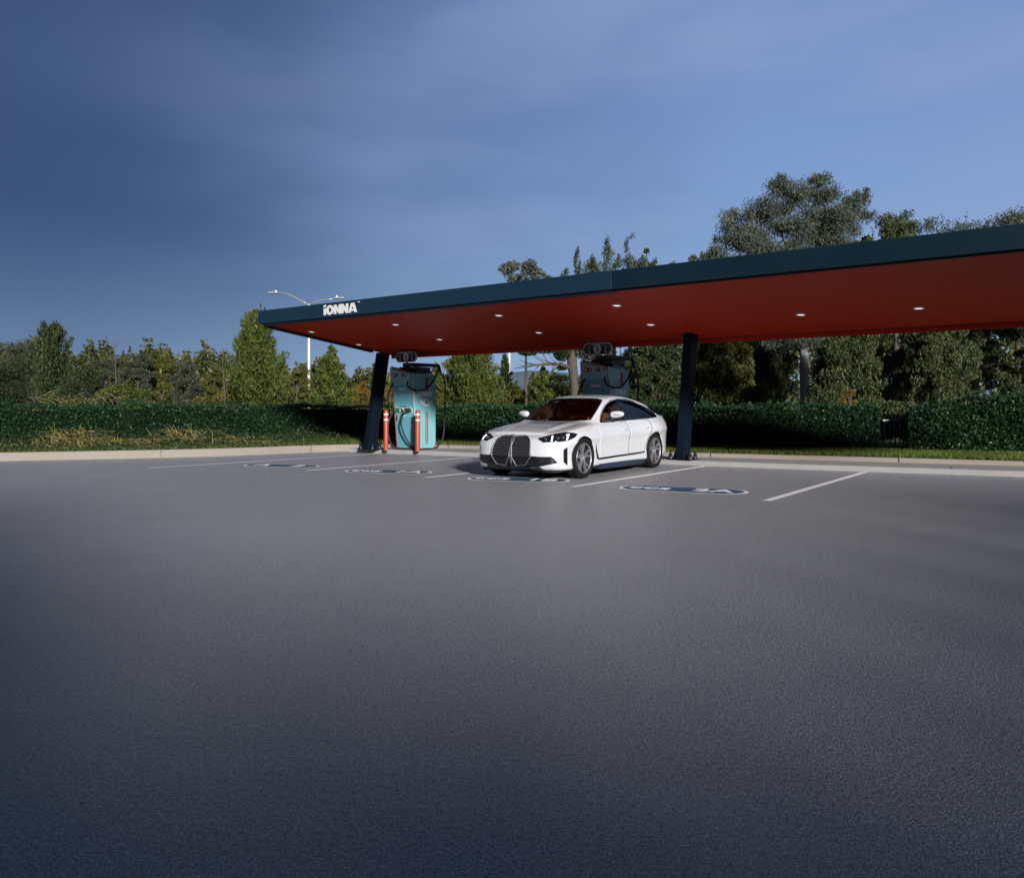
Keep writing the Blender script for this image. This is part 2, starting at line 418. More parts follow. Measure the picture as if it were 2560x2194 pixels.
# kerb expansion joints: thin dark seams, children of the kerb
kerb_o = bpy.data.objects['kerb']
acc = 0
mbj = MB()
for i in range(1, len(kline)-1):
    if i % 7 == 3:
        p = kline[i]; t = (kline[i+1]-kline[i-1]).normalized(); n_ = Vector((-t.y, t.x, 0)); w = t*.007
        a = p-n_*.002; b = p+n_*.168
        mbj.add([(*(a-w).xy, .004), (*(a+w).xy, .004), (*(a+w).xy, KH+.0015), (*(a-w).xy, KH+.0015)], [(0, 1, 2, 3)])
        mbj.add([(*(a-w).xy, KH+.0015), (*(a+w).xy, KH+.0015), (*(b+w).xy, KH+.0015), (*(b-w).xy, KH+.0015)], [(0, 1, 2, 3)])
mbj.build('joint', M['darktrim'], kerb_o)
# concrete pad under the chargers
pf = [G(x, y, 0) for x, y in ((872, 1130), (1180, 1141), (1729, 1163), (1907, 1170), (2560, 1192), (3200, 1213))]
pfl = smoothpts(resample(pf, .5), 6)
pbk = [Vector((*p.xy, 0)) for p in offset(kline, .01)]
def nearest_on(line, p):
    return min(line, key=lambda q: (q-p).length)
v = []; f = []
for i, p in enumerate(pfl):
    t = (pfl[min(i+1, len(pfl)-1)]-pfl[max(i-1, 0)]).normalized(); n_ = Vector((-t.y, t.x, 0))
    # intersect normal with the rear kerb
    best = None
    for a, b in zip(kline, kline[1:]):
        d = b-a; den = n_.x*d.y-n_.y*d.x
        if abs(den) < 1e-6: continue
        s_ = ((a.x-p.x)*d.y-(a.y-p.y)*d.x)/den; q_ = ((a.x-p.x)*n_.y-(a.y-p.y)*n_.x)/den
        if 0 <= q_ <= 1 and s_ > 0 and (best is None or s_ < best): best = s_
    back = p+n_*((best or .9)+.012)
    v += [(*p.xy, -.02), (*(p+n_*.006).xy, .085), (*(p+n_*.025).xy, .1), (*back.xy, .1)]
for i in range(len(pfl)-1):
    for k in range(3): a = i*4+k; f.append((a, a+4, a+5, a+1))
f.append((3, 2, 1, 0))
pad = tag(mesh_obj('pavement', v, f, M['pad']), kind='structure')
mbj = MB()
for i in range(2, len(pfl)-1, 4):
    p = pfl[i]; t = (pfl[i+1]-pfl[i-1]).normalized(); n_ = Vector((-t.y, t.x, 0)); w = t*.006; a = p-n_*.0015; b = p+n_*.75
    mbj.add([(*(a-w).xy, .004), (*(a+w).xy, .004), (*(a+w+n_*.022).xy, .1015), (*(a-w+n_*.022).xy, .1015)], [(0, 1, 2, 3)])
    mbj.add([(*(a-w+n_*.022).xy, .1015), (*(a+w+n_*.022).xy, .1015), (*(b+w).xy, .1015), (*(b-w).xy, .1015)], [(0, 1, 2, 3)])
mbj.build('joint', M['darktrim'], pad)
# soil / turf sheet behind the kerb
gm = mat('turf soil', (.045, .06, .02), .95, var=.4, vscale=2.0, bump=.02, bscale=12)
kk = offset(kline, .165); v = []; f = []
for i, p in enumerate(kk):
    far = Vector((p.x*(1500/max(20, p.y)), 1500, 0)); v += [(*p.xy, KH-.025), (*offset(kk, 1.5)[i].xy, KH+.02) if False else (p.x, p.y+1.5, KH+.01), (p.x*1.3, p.y+25, .25), (*far.xy, .3)]
for i in range(len(kk)-1):
    for k in range(3): a = i*4+k; f.append((a, a+4, a+5, a+1))
tag(mesh_obj('verge', v, f, gm), kind='structure')
# ------------------------------------------------------------------ canopy
U0, U1, V0, V1 = -15.82, 3.2, 11.62, 16.0
def zs(v): return 3.15-(v-V0)/(V1-V0)*.51
def ray_hit_soffit(px, py):
    t = (px-1280)/2000; s = (py-1018)/2000; lo, hi = 5.0, 40.0
    for _ in range(60):
        d = (lo+hi)/2; v_ = (t*Dx+Dy)*d; g = (H-s*d)-zs(v_)
        if g < 0: lo = d
        else: hi = d
    return Vector((t*d, d, H-s*d))
b1 = G(925, 1123, .1); ub, vb = uv(b1)
can = thing('charging_canopy', 'long dark blue edged canopy with orange red underside on two leaning dark columns', 'canopy', (b1.x, b1.y, .1), -YAW)
def L(u, v, z): return Vector((u-ub, v-vb, z-.1))
def slab(mb, u0, u1, v0, v1, zb, zt):        # zb, zt are functions of v
    vv = [L(u0, v0, zb(v0)), L(u1, v0, zb(v0)), L(u1, v1, zb(v1)), L(u0, v1, zb(v1)), L(u0, v0, zt(v0)), L(u1, v0, zt(v0)), L(u1, v1, zt(v1)), L(u0, v1, zt(v1))]
    mb.add(vv, [(0,3,2,1),(4,5,6,7),(0,1,5,4),(1,2,6,5),(2,3,7,6),(3,0,4,7)]); return mb
slab(MB(), U0+.02, U1, V0+.13, V1-.02, lambda v: zs(v), lambda v: zs(v)+.05).build('soffit', M['soffit'], can)
slab(MB(), U0+.01, U1+.01, V0+.125, V1-.01, lambda v: zs(v)+.052, lambda v: zs(v)+.30-.12*(v-V0)/(V1-V0)).build('roof_deck', M['darktrim'], can)
UJ = -6.45
fa = slab(MB(), U0-.02, UJ-.006, V0, V0+.12, lambda v: zs(V0)-.005, lambda v: zs(V0)+.305).build('fascia', M['navy'], can, bevel=.008)
fb = slab(MB(), UJ+.006, U1+.02, V0, V0+.12, lambda v: zs(V0)-.005, lambda v: zs(V0)+.305).build('fascia', M['teal'], can, bevel=.008, label='dark teal right stretch of the canopy edge')
slab(MB(), UJ-.006, UJ+.006, V0+.012, V0+.11, lambda v: zs(V0), lambda v: zs(V0)+.29).build('fascia_joint', M['blackp'], can)
slab(MB(), U0+.11, UJ, V0+.05, V0+.12, lambda v: zs(V0)-.055, lambda v: zs(V0)-.008).build('edge_trim', M['darktrim'], can)
slab(MB(), UJ, U1, V0+.06, V0+.12, lambda v: zs(V0)-.03, lambda v: zs(V0)-.008).build('edge_trim', M['darktrim'], can)
slab(MB(), U0, U0+.10, V0+.125, 15.2, lambda v: zs(v)-.055, lambda v: zs(v)-.003).build('edge_trim', M['darktrim'], can)
slab(MB(), U0, U1, V1-.015, V1+.05, lambda v: zs(V1)-.085, lambda v: zs(V1)+.10).build('rear_fascia', M['orange'] if False else M['soffit'], can)
slab(MB(), U0+.15, U1, V1-.075, V1-.060, lambda v: zs(v)-.012, lambda v: zs(v)-.002).build('soffit_groove', M['darktrim'], can)
# small aerials standing on the left end
MB().tube([L(U0+.02, V0+.06, 3.45), L(U0+.0, V0+.06, 3.56), L(U0-.002, V0+.06, 3.565), L(U0-.02, V0+.06, 3.62)], [.006, .006, .016, .016], 6).build('aerial', M['blackp'], can)
MB().tube([L(U0+.15, V0+.06, 3.45), L(U0+.15, V0+.06, 3.53)], .018, 6).build('aerial', M['blackp'], can)
# downlights
for px_, py_ in ((779, 829), (897, 861), (989, 811), (1099, 848), (1247, 788), (1347, 831), (1542, 763), (1627, 811), (2002, 786), (2297, 770)):
    p = ray_hit_soffit(px_, py_); u_, v_ = uv(p); sl = .51/(V1-V0)
    T_ = Matrix.Translation(L(u_, v_, zs(v_)-.004)) @ Matrix.Rotation(-math.atan(sl), 4, 'X')
    o = MB().lathe([(.088, .012), (.088, -.006), (.070, -.010), (.066, -.002)], 24, T_).build('downlight', M['offwhite'], can, True)
    MB().lathe([(.066, -.002), (.04, -.006), (0.0005, -.007)], 24, T_).build('lens', M['glow'], o, True)
# columns
for bx, by, tx, ty in ((925, 1123, 958, 884), (1707, 1148.5, 1728, 836)):
    base_ = G(bx, by, .1); top = ray_hit_soffit(tx, ty)
    u0_, v0_ = uv(base_); u1_, v1_ = uv(top); v1_ = min(v1_, V1-.28); a, b = .095, .16
    def sect(u, v, z): return [L(u-a, v-b, z), L(u+a, v-b, z), L(u+a, v+b, z), L(u-a, v+b, z)]
    lo = sect(u0_, v0_, .125); hi = [L(u1_-a*.95, v1_-b*1.15, zs(v1_-b*1.15)), L(u1_+a*.95, v1_-b*1.15, zs(v1_-b*1.15)), L(u1_+a*.95, v1_+b, zs(v1_+b)), L(u1_-a*.95, v1_+b, zs(v1_+b))]
    mb = MB(); mb.add(lo+hi, [(0,3,2,1),(4,5,6,7),(0,1,5,4),(1,2,6,5),(2,3,7,6),(3,0,4,7)])
    col = mb.build('column', M['column'], can, bevel=.012)
    g = MB()
    def lerp(k, w, s=1.0):   # point on the E face, k height fraction, w along depth
        A = lo[1].lerp(lo[2], w); B = hi[1].lerp(hi[2], w); return A.lerp(B, k)
    for w in (.36, .72):
        g.add([lerp(0, w)+Vector((.0, 0, 0)), lerp(0, w+.03), lerp(1, w+.03), lerp(1, w), lerp(0, w)+Vector((.008, 0, 0)), lerp(0, w+.03)+Vector((.008, 0, 0)), lerp(1, w+.03)+Vector((.008, 0, 0)), lerp(1, w)+Vector((.008, 0, 0))],
              [(0,3,2,1),(4,5,6,7),(0,1,5,4),(1,2,6,5),(2,3,7,6),(3,0,4,7)])
    g.build('rib', M['darktrim'], col)
    MB().box(L(u0_-.27, v0_-.20, .101), L(u0_+.27, v0_+.20, .124)).build('base_plate', M['column'], col, bevel=.004)
    for dx in (-.22, .22):
        for dy in (-.13, .13):
            c = L(u0_+dx, v0_+dy, 0)
            MB().lathe([(.0005, .17), (.016, .17), (.016, .135), (.038, .132), (.038, .08), (.05, .075), (.05, .024)], 10, Matrix.Translation((c.x, c.y, .0))).build('bolt', M['blackp'], col, True)
# lettering on the fascia
def on_plane(px_, py_, org, n):
    r = Vector(((px_-1280)/2000, 1, -(py_-1018)/2000)); o_ = Vector((0, 0, H)); k = (Vector(org)-o_).dot(n)/r.dot(n); return o_+r*k
p0 = on_plane(810, 783, UV(0, V0, 0), Vector((Dx, Dy, 0))); u_, v_ = uv(p0); p1 = on_plane(893, 775, UV(0, V0, 0), Vector((Dx, Dy, 0)))
wd = uv(p1)[0]-u_; _, wgl = heavy('iONNA')
lg, _ = place_heavy('iONNA', 'lettering', M['offwhite'], can, L(u_, V0-.001, zs(V0)+.045), Vector((1, 0, 0)), Vector((0, 0, 1)), Vector((0, -1, 0)), .20, .012)
lg.data.transform(Matrix.Translation(L(u_, 0, 0)*1.0) @ Matrix.Diagonal((wd/(wgl*.20), 1, 1, 1)) @ Matrix.Translation(-L(u_, 0, 0)))
MB().box(L(u_+wd+.02, V0-.012, zs(V0)+.245), L(u_+wd+.075, V0-.001, zs(V0)+.262)).build('lettering_mark', M['offwhite'], can)

# ------------------------------------------------------------------ chargers
def charger(corner, num, label):
    Dv = Vector((Dx, Dy, 0)); Ev = Vector((Ex, Ey, 0)); org = corner-Ev*.35
    root = thing('ev_charger', label, 'EV charger', org, -YAW, 'teal fast chargers under the canopy')
    inv = (Matrix.Translation(org) @ Matrix.Rotation(-YAW, 4, 'Z')).inverted()
    side = lambda px_, py_, off=0.0: inv @ on_plane(px_, py_, org+Ev*(.35+off), Ev)
    def fy(z): return -.20*z/2.05                 # leaning front line
    def ztop(x, y): return 2.07-.17*(x/.7)-.03*y
    # shell: side profile (y,z), rounded lower back
    prof = [(fy(0)+.02, 0.0)]+[(.55+.20*math.sin(a), .20-.20*math.cos(a)) for a in [math.pi/2*k/6 for k in range(7)]]+[(.75, 2.0), (.73, 2.05), (fy(2.07)+.02, 2.07)]
    v = []; n = len(prof)
    for x in (-.33, .345):
        for (y, z) in prof:
            v.append((x, y, z+(ztop(x, y)-2.07 if z > 1.9 else 0)))
    f = [tuple(range(n)), tuple(range(2*n-1, n-1, -1))]+[(i, n+i, n+(i+1) % n, (i+1) % n) for i in range(n)]
    mesh_obj('cabinet', v, [tuple(reversed(q)) for q in f], M['cteal'], root).modifiers.new('b', 'BEVEL').width = .018
    # ribbed front panel
    mb = MB()
    def fbox(x0, x1, z0, z1, d0, d1):
        vv = [(x0, fy(z0)-d0, z0), (x1, fy(z0)-d0, z0), (x1, fy(z1)-d0, z1), (x0, fy(z1)-d0, z1), (x0, fy(z0)-d1, z0), (x1, fy(z0)-d1, z0), (x1, fy(z1)-d1, z1), (x0, fy(z1)-d1, z1)]
        return vv, [(0,1,2,3),(7,6,5,4),(1,0,4,5),(2,1,5,6),(3,2,6,7),(0,3,7,4)]
    mb.add(*fbox(-.325, .33, .05, 1.70, -.03, .012))
    z = .12
    while z < 1.50:
        if not (.86 < z < 1.16): mb.add(*fbox(-.30, .305, z, z+.022, .010, .026))
        z += .047
    mb.build('front_panel', M['cteal2'], root)
    # protruding head with the outlet numbers
    mb = MB(); x0, x1 = -.335, .34
    hv = []
    for x in (x0, x1):
        hv += [(x, fy(1.68)-.07, 1.70), (x, fy(1.68)+.1, 1.66), (x, .0, ztop(x, 0)-.02), (x, fy(2.05)-.02, ztop(x, -.2)+.0), (x, fy(2.05)-.075, ztop(x, -.2)-.05)]
    mb.add(hv, [(0,1,2,3,4), (9,8,7,6,5)]+[(i, 5+i, 5+(i+1) % 5, (i+1) % 5) for i in range(5)])
    o = mesh_obj('head', mb.v, [tuple(reversed(q)) for q in mb.f], M['cteal'], root); o.modifiers.new('b', 'BEVEL').width = .012
    # orange edge trim
    tr = MB()
    tr.tube([(.345, fy(.03)-.012, .035), (.345, fy(1.66)-.018, 1.66), (.348, fy(1.7)-.075, 1.71), (.348, fy(2.0)-.080, ztop(.35, -.2)-.05), (.346, fy(2.05)-.03, ztop(.35, -.2)+.003)], .009, 6)
    tr.tube([(-.34, fy(.03)-.012, .035), (-.34, fy(1.66)-.018, 1.66), (-.34, fy(1.7)-.072, 1.71), (-.34, fy(2.0)-.077, ztop(-.35, -.2)-.05), (-.335, fy(2.05)-.03, ztop(-.35, -.2)+.003)], .009, 6)
    tr.tube([(-.335, fy(2.05)-.035, ztop(-.35, -.2)+.003), (.346, fy(2.05)-.035, ztop(.35, -.2)+.003)], .009, 6)
    tr.tube([(-.34, fy(.03)-.014, .035), (.345, fy(.03)-.014, .035)], .010, 6)
    tr.build('edge_trim', M['orange'], root)
    # outlet badges
    az_ = Vector((0, -1, -.08)).normalized()
    for cx, t1, side_ in ((-.165, num+'A', -1), (.165, num+'B', 1)):
        zc = 1.93; o_ = Vector((cx, fy(zc)-.078, zc)); F = frame(o_, (1, 0, 0), (0, -.1, 1))
        F = Matrix.Translation((0, -.004, 0)) @ F
        bd = MB().prism(pill_pts(.142, .072), 0, .006, F).build('badge', M['offwhite'], root)
        MB().prism(pill_pts(.126, .056), .005, .009, F).build('badge_field', M['signnavy'], bd)
        text_mesh(t1, 'badge_text', M['offwhite'], bd, F @ Matrix.Translation((side_*.045, 0, .011)), size=.10, depth=.001, bold=.03, sx=.85)
        text_mesh('8', 'badge_icon', M['pale'], bd, F @ Matrix.Translation((-side_*.07, 0, .011)), size=.09, depth=.001, bold=.0, sx=.8)
    # brand lettering front and side
    place_heavy('iONNA', 'front_lettering', M['pale'], root, Vector((-.12, fy(1.58)-.028, 1.545)), Vector((1, 0, 0)), Vector((0, -.1, 1)).normalized(), Vector((0, -1, 0)), .062, .003)
    S = lambda y, z, o=.0: Vector((.345+o, y, z))
    place_heavy('iONNA', 'side_lettering', M['pale'], root, S(.075, 1.385), Vector((0, 1, 0)), Vector((0, 0, 1)), Vector((1, 0, 0)), .128, .004)
    # ring emblem: curved rows of small marks with an orange drop in the middle
    mb = MB()
    def ticks(r0, r1, a0, a1, n, zc_, frac=.72):
        for i in range(n):
            a = a0+(a1-a0)*(i+.5)/n; da = (a1-a0)/n*frac/2
            q = [(r0, a-da), (r1, a-da), (r1, a+da), (r0, a+da)]
            q = [S(.375+r*math.cos(t), zc_+r*math.sin(t)*1.0, .002) for r, t in q]; mb.add(q+[p+Vector((.003, 0, 0)) for p in q], [(0,1,2,3),(7,6,5,4),(1,0,4,5),(2,1,5,6),(3,2,6,7),(0,3,7,4)])
    ticks(.21, .255, R(-155), R(-25), 22, 1.385); ticks(.10, .13, R(25), R(155), 9, 1.19)
    em = mb.build('ring_emblem', M['pale'], root)
    MB().prism([(x*.028, y*.045) for x, y in ((0, 1), (-.7, .2), (-.8, -.4), (0, -.8), (.8, -.4), (.7, .2))], 0, .004, frame(S(.375, 1.235, .002), (0, 1, 0), (0, 0, 1))).build('drop_mark', M['orange'], em)
    # stripes
    mb = MB()
    for y0 in (.335, .395): mb.box(S(y0, .14, -.002), S(y0+.036, .99, .004))
    mb.build('stripe', M['orange'], root)
    MB().box(S(.33, 1.60, -.002), S(.375, 1.90, .012)).box(S(.39, 1.60, -.002), S(.435, 1.87, .012)).box(S(.345, 1.545, -.002), S(.43, 1.59, .010)).build('handle_bar', M['orange'], root, bevel=.006)
    # screens
    for cx, sgn in ((-.155, -1), (.155, 1)):
        zc = 1.02; F = frame(Vector((cx, fy(zc)-.014, zc)), (1, 0, 0), (0, -.1, 1))
        s = MB().prism(pill_pts(.148, .075, 6), -.01, .014, F).build('screen_frame', M['offwhite'], root)
        MB().prism(pill_pts(.136, .064, 6), .010, .018, F).build('screen', M['signnavy'], s)
        MB().box((sgn*.055-.045, -.05, .016), (sgn*.055+.045, .05, .0205), F).build('screen_light', M['green'], s)
        text_mesh('8' if sgn < 0 else '8', 'screen_icon', M['pale'], s, F @ Matrix.Translation((-sgn*.04, 0, .0215)), size=.12, depth=.001)
    MB().box((-.13, fy(1.12)-.030, 1.118), (.12, fy(1.12)-.026, 1.130)).build('caption_strip', M['signnavy'], root)
    MB().box((-.27, fy(.85)-.04, .76), (-.245, fy(.85)-.02, .90)).build('lock_handle', M['blackp'], root)
    MB().prism(pill_pts(.035, .022), 0, .012, frame(Vector((.0, fy(.88)-.02, .88)), (1, 0, 0), (0, -.1, 1))).build('status_badge', M['offwhite'], root)
    # roof boom carrying the cables
    bm_ = MB()
    bm_.prism([(-.06, -.10), (.22, -.02), (.385, .84), (.345, .86), (.10, .52), (-.12, .10)], 2.17, 2.255)
    bm_.prism([(-.20, -.08), (.30, 0.0), (.33, .55), (-.20, .55)], 2.06, 2.15)
    bm_.build('boom', M['blackp'], root, bevel=.01)
    mb = MB(); mb.add([(-.25, .0, 2.12), (.335, .0, 2.0), (.335, .62, 1.98), (-.25, .62, 2.10), (-.2, .1, 2.19), (.28, .1, 2.13), (.28, .52, 2.11), (-.2, .52, 2.17)], [(0,3,2,1),(4,5,6,7),(0,1,5,4),(1,2,6,5),(2,3,7,6),(3,0,4,7)]); mb.build('boom_base', M['blackp'], root)
    # cables, in the charger's own space
    def spl(pts, n=8):
        pts = [Vector(p) for p in pts]; out = []
        for i in range(len(pts)-1):
            p0, p1, p2, p3 = pts[max(i-1, 0)], pts[i], pts[i+1], pts[min(i+2, len(pts)-1)]
            for k in range(n):
                t = k/n; out.append(.5*((2*p1)+(p2-p0)*t+(2*p0-5*p1+4*p2-p3)*t*t+(3*p1-p0-3*p2+p3)*t*t*t))
        out.append(pts[-1]); return out
    cr = .021
    tip = (.39, .82, 2.17)
    r_c = [tip, (.41, .90, 1.98), (.42, 1.02, 1.75), (.42, 1.02, 1.2), (.42, 1.0, .6), (.42, .90, .22), (.42, .62, .03), (.42, .30, .024), (.38, 0.02, .024), (.28, -.10, .10), (.16, -.20, .30), (.07, -.28, .62), (.09, -.28, .84), (.15, -.24, .97)]
    MB().tube(spl(r_c), cr, 8).build('charging_cable', M['rubber'], root, True)
    MB().tube(spl([tip, (.42, .70, 1.98), (.44, .46, 1.72), (.43, .20, 1.56), (.40, .0, 1.53), (.34, -.20, 1.57), (.28, -.27, 1.66), (.27, -.25, 1.76)]), cr, 8).build('charging_cable', M['rubber'], root, True)
    MB().tube(spl([(-.25, -.25, 1.74), (-.28, -.30, 1.60), (-.36, -.32, 1.44), (-.40, -.28, 1.30)]), cr, 8).build('charging_cable', M['rubber'], root, True)
    MB().tube(spl([(-.36, -.14, .98), (-.43, -.22, .75), (-.45, -.24, .45), (-.40, -.18, .15), (-.30, -.10, .03), (-.1, -.08, .024), (.2, -.06, .024)]), cr, 8).build('charging_cable', M['rubber'], root, True)
    MB().tube([(tip[0], tip[1]-.0, 2.22), (.40, .83, 2.08), (.405, .85, 2.02)], [.028, .045, .03], 8).build('cable_clamp', M['blackp'], root, True)
    # plugs in their holsters
    for x, s in ((-.36, -1), (.17, 1)):
        MB().tube([(x, -.10, 1.0), (x-.01*s, -.19, 1.02), (x-.03*s, -.26, .99), (x-.04*s, -.29, .90)], [.05, .048, .036, .026], 10).build('plug', M['blackp'], root, True)
    MB().box((.115, -.30, .765), (.145, -.285, .80)).build('cable_tag', M['orange'], root)
    MB().box((-.37, -.16, .93), (-.30, .02, 1.08)).build('holster', M['blackp'], root, bevel=.01)
    # number board on a short post above
    zc = 2.42; F = frame(Vector((-.11, .10, zc)), (1, 0, 0), (0, 0, 1))
    sg = MB().prism(pill_pts(.37, .135, 16), -.02, .018, F).build('number_board', M['offwhite'], root)
    MB().prism(pill_pts(.35, .115, 16), .0175, .022, F).build('board_field', M['signnavy'], sg)
    MB().prism([(.098*math.cos(a), .112*math.sin(a)) for a in [2*math.pi*k/28 for k in range(28)]], .0215, .026, F).build('number_disc', M['offwhite'], sg)
    text_mesh(num, 'number', M['signnavy'], sg, F @ Matrix.Translation((0, 0, .028)), size=.17, depth=.0015, bold=.035)
    for s in (-1, 1):
        mb = MB()
        for cy, r0, r1 in ((.030, .026, .040), (-.058, .0, .034)):
            for k in range(16):
                a, b = 2*math.pi*k/16, 2*math.pi*(k+1)/16
                mb.add([F @ Vector((s*.215+r*math.cos(t), cy+r*math.sin(t), zz)) for zz in (.022, .025) for r, t in ((r0, a), (r1, a), (r1, b), (r0, b))], [(0,3,2,1),(4,5,6,7),(0,1,5,4),(1,2,6,5),(2,3,7,6),(3,0,4,7)])
        mb.box((s*.215-.018, .083, .022), (s*.215+.018, .098, .025), F)
        mb.box((s*.125-.032, .078, .022), (s*.125+.032, .100, .025), F @ Matrix.Rotation(0, 4, 'Z'))
        for q in range(4): mb.box((s*.315-.004, -.05+q*.028, .022), (s*.315+.004, -.032+q*.028, .025), F)
        mb.build('board_icon', M['icon'], sg)
    for s, ch in ((-1, 'A'), (1, 'B')): text_mesh(ch, 'board_letter', M['icon'], sg, F @ Matrix.Translation((s*.215, .030, .024)), size=.05, depth=.001)
    MB().box((-.13, .10, 2.23), (-.09, .13, 2.34)).build('board_post', M['blackp'], sg)
    return root
c1 = G(1042, 1124.5, .1)
charger(c1, '1', 'teal ribbed charging unit with number 1 board, standing behind two orange bollards')
c2 = UV(-8.62, 15.62, .1)
charger(c2, '2', 'teal charging unit with number 2 board, half hidden behind the white car')

# ------------------------------------------------------------------ bollards
def bollard(p, label):
    r = thing('bollard', label, 'bollard', p, 0, 'orange bollards in front of the first charger')
    MB().lathe([(.062, 0), (.062, .985), (.056, 1.01), (.040, 1.03), (.0005, 1.042)], 24).build('post', M['orange'], r, True)
    for z in (.90, .76): MB().lathe([(.0625, z), (.0635, z+.002), (.0635, z+.036), (.0625, z+.038)], 24).build('reflective_band', M['white'], r, True)
    return r
bp = G(965, 1125, .1)
bollard(bp, 'orange bollard with two white bands beside the leaning canopy column')
q = on_plane(1044, 1126, c1-Vector((Dx, Dy, 0))*.42, Vector((Dx, Dy, 0)))
q = G(1044, 1127.5, .1)
b0 = bpy.data.objects['bollard']; nb = b0.copy(); COL.objects.link(nb); nb.location = q; nb['label'] = 'orange bollard with two white bands in front of the charger screens'
for ch in b0.children: c_ = ch.copy(); COL.objects.link(c_); c_.parent = nb

# ------------------------------------------------------------------ lamp posts
def lamp(px_, d, ytop, label, arms):
    p = P(px_, 1018, d); zt = H+(1018-ytop)/2000*d; r = thing('street_lamp', label, 'street lamp', (p.x, p.y, 0), 0, 'white lamp posts beyond the hedge')
    MB().tube([(0, 0, 0), (0, 0, zt*.5), (0, 0, zt)], [.115, .10, .075], 14).build('mast', M['pole'], r, True)
    k = d/2000
    for pts, hx in arms:
        pp = [((x-px_)*k, 0, H+(1018-y)*k) for x, y in pts]
        a = MB().tube(pp, .04, 8).build('arm', M['steel'], r, True)
        e = Vector(pp[-1]); s = -1 if hx < 0 else 1
        MB().box((e.x-.05*s if s > 0 else e.x-.62, -.16, e.z-.03), (e.x+.62 if s > 0 else e.x+.05, .16, e.z+.09)).build('lamp_head', M['steel'], a, bevel=.04)
        MB().lathe([(.0005, .16), (.07, .14), (.09, .09), (.09, .0)], 12, Matrix.Translation((e.x+.12*s, 0, e.z+.06))).build('photocell', M['pole'], a, True)
    return r
lamp(772, 55, 760, 'tall white lamp post with two curved arms behind the left end of the canopy',
     [([(772, 762), (757, 754), (735, 742), (718, 734), (703, 732), (694, 733)], -1), ([(772, 762), (784, 756), (800, 751), (820, 748), (838, 746)], 1)])
lamp(1273, 48, 790, 'white lamp post between the two chargers, its top hidden by the canopy',
     [([(1273, 792), (1262, 786), (1240, 778), (1225, 776)], -1), ([(1273, 792), (1284, 786), (1300, 779), (1320, 776)], 1)])

# ------------------------------------------------------------------ metal rail in the hedge gap
p = G(2240, 1120, KH)
rl = thing('metal_rail', 'low metal railing with thin rods filling the gap in the hedge', 'railing', (p.x, p.y, KH), 0)
k = p.y/2000; hz = (1120-1050)*k
MB().box((-35*k, -.03, hz-.035), (32*k, .03, hz+.02)).build('top_bar', M['steel'], rl, bevel=.008)
for xx in (-32, -28, -16, -4, 8, 18, 29):
    MB().tube([(xx*k, 0, 0), (xx*k+.01, 0, hz*.5), (xx*k, 0, hz-.02)], .008, 6).build('rod', M['steel'], rl, True)
# ------------------------------------------------------------------ vegetation
rng = np.random.default_rng(7)
PAL = dict(
    dark=leafmat('foliage dark', (.010, .020, .008), (.040, .062, .020), (.075, .09, .03)),
    olive=leafmat('foliage olive', (.030, .040, .010), (.115, .115, .022), (.21, .17, .035)),
    lime=leafmat('foliage yellow green', (.020, .038, .008), (.085, .11, .020), (.16, .17, .035)),
    grey=leafmat('foliage grey green', (.030, .040, .026), (.080, .095, .060), (.16, .16, .12)),
    gold=leafmat('foliage golden', (.05, .040, .008), (.22, .15, .020), (.34, .20, .03)),
    willow=leafmat('foliage willow', (.020, .034, .012), (.080, .100, .034), (.18, .19, .09)),
    gum=leafmat('foliage gum', (.032, .050, .036), (.095, .115, .080), (.19, .16, .12)),
    hedge=leafmat('hedge leaves', (.004, .020, .008), (.016, .056, .018), (.085, .14, .025), .2, .5),
    straw=leafmat('dry straw', (.09, .085, .025), (.22, .18, .065), (.40, .33, .15), .3, .7),
    blade=leafmat('grass blades', (.03, .055, .010), (.11, .15, .025), (.22, .20, .05), .3, .7),
)
def unit(a): return a/np.maximum(1e-9, np.linalg.norm(a, axis=1, keepdims=True))
def leafquads(C, A, Ln, Wd):
    """diamond leaves: centre, long axis, length, width"""
    n = len(C); A = unit(A); Rn = rng.normal(size=(n, 3)); B = unit(np.cross(A, Rn))
    a = A*(Ln[:, None]/2); b = B*(Wd[:, None]/2)
    V = np.stack([C-a, C+b-a*.1, C+a, C-b-a*.1], 1).reshape(-1, 3); F = np.arange(4*n).reshape(n, 4); return V, F
class Leaves:
    def __init__(s): s.V = []; s.T = []
    def add(s, C, A, Ln, Wd, tint):
        V, F = leafquads(C, A, Ln, Wd); s.V.append(V); s.T.append(np.clip(tint, 0, 1))
    def build(s, name, m, parent=None):
        V = np.concatenate(s.V); T = np.concatenate(s.T); return np_mesh(name, V, np.arange(len(V)).reshape(-1, 4), m, parent, T)
def U(a, b, n): return rng.uniform(a, b, n)
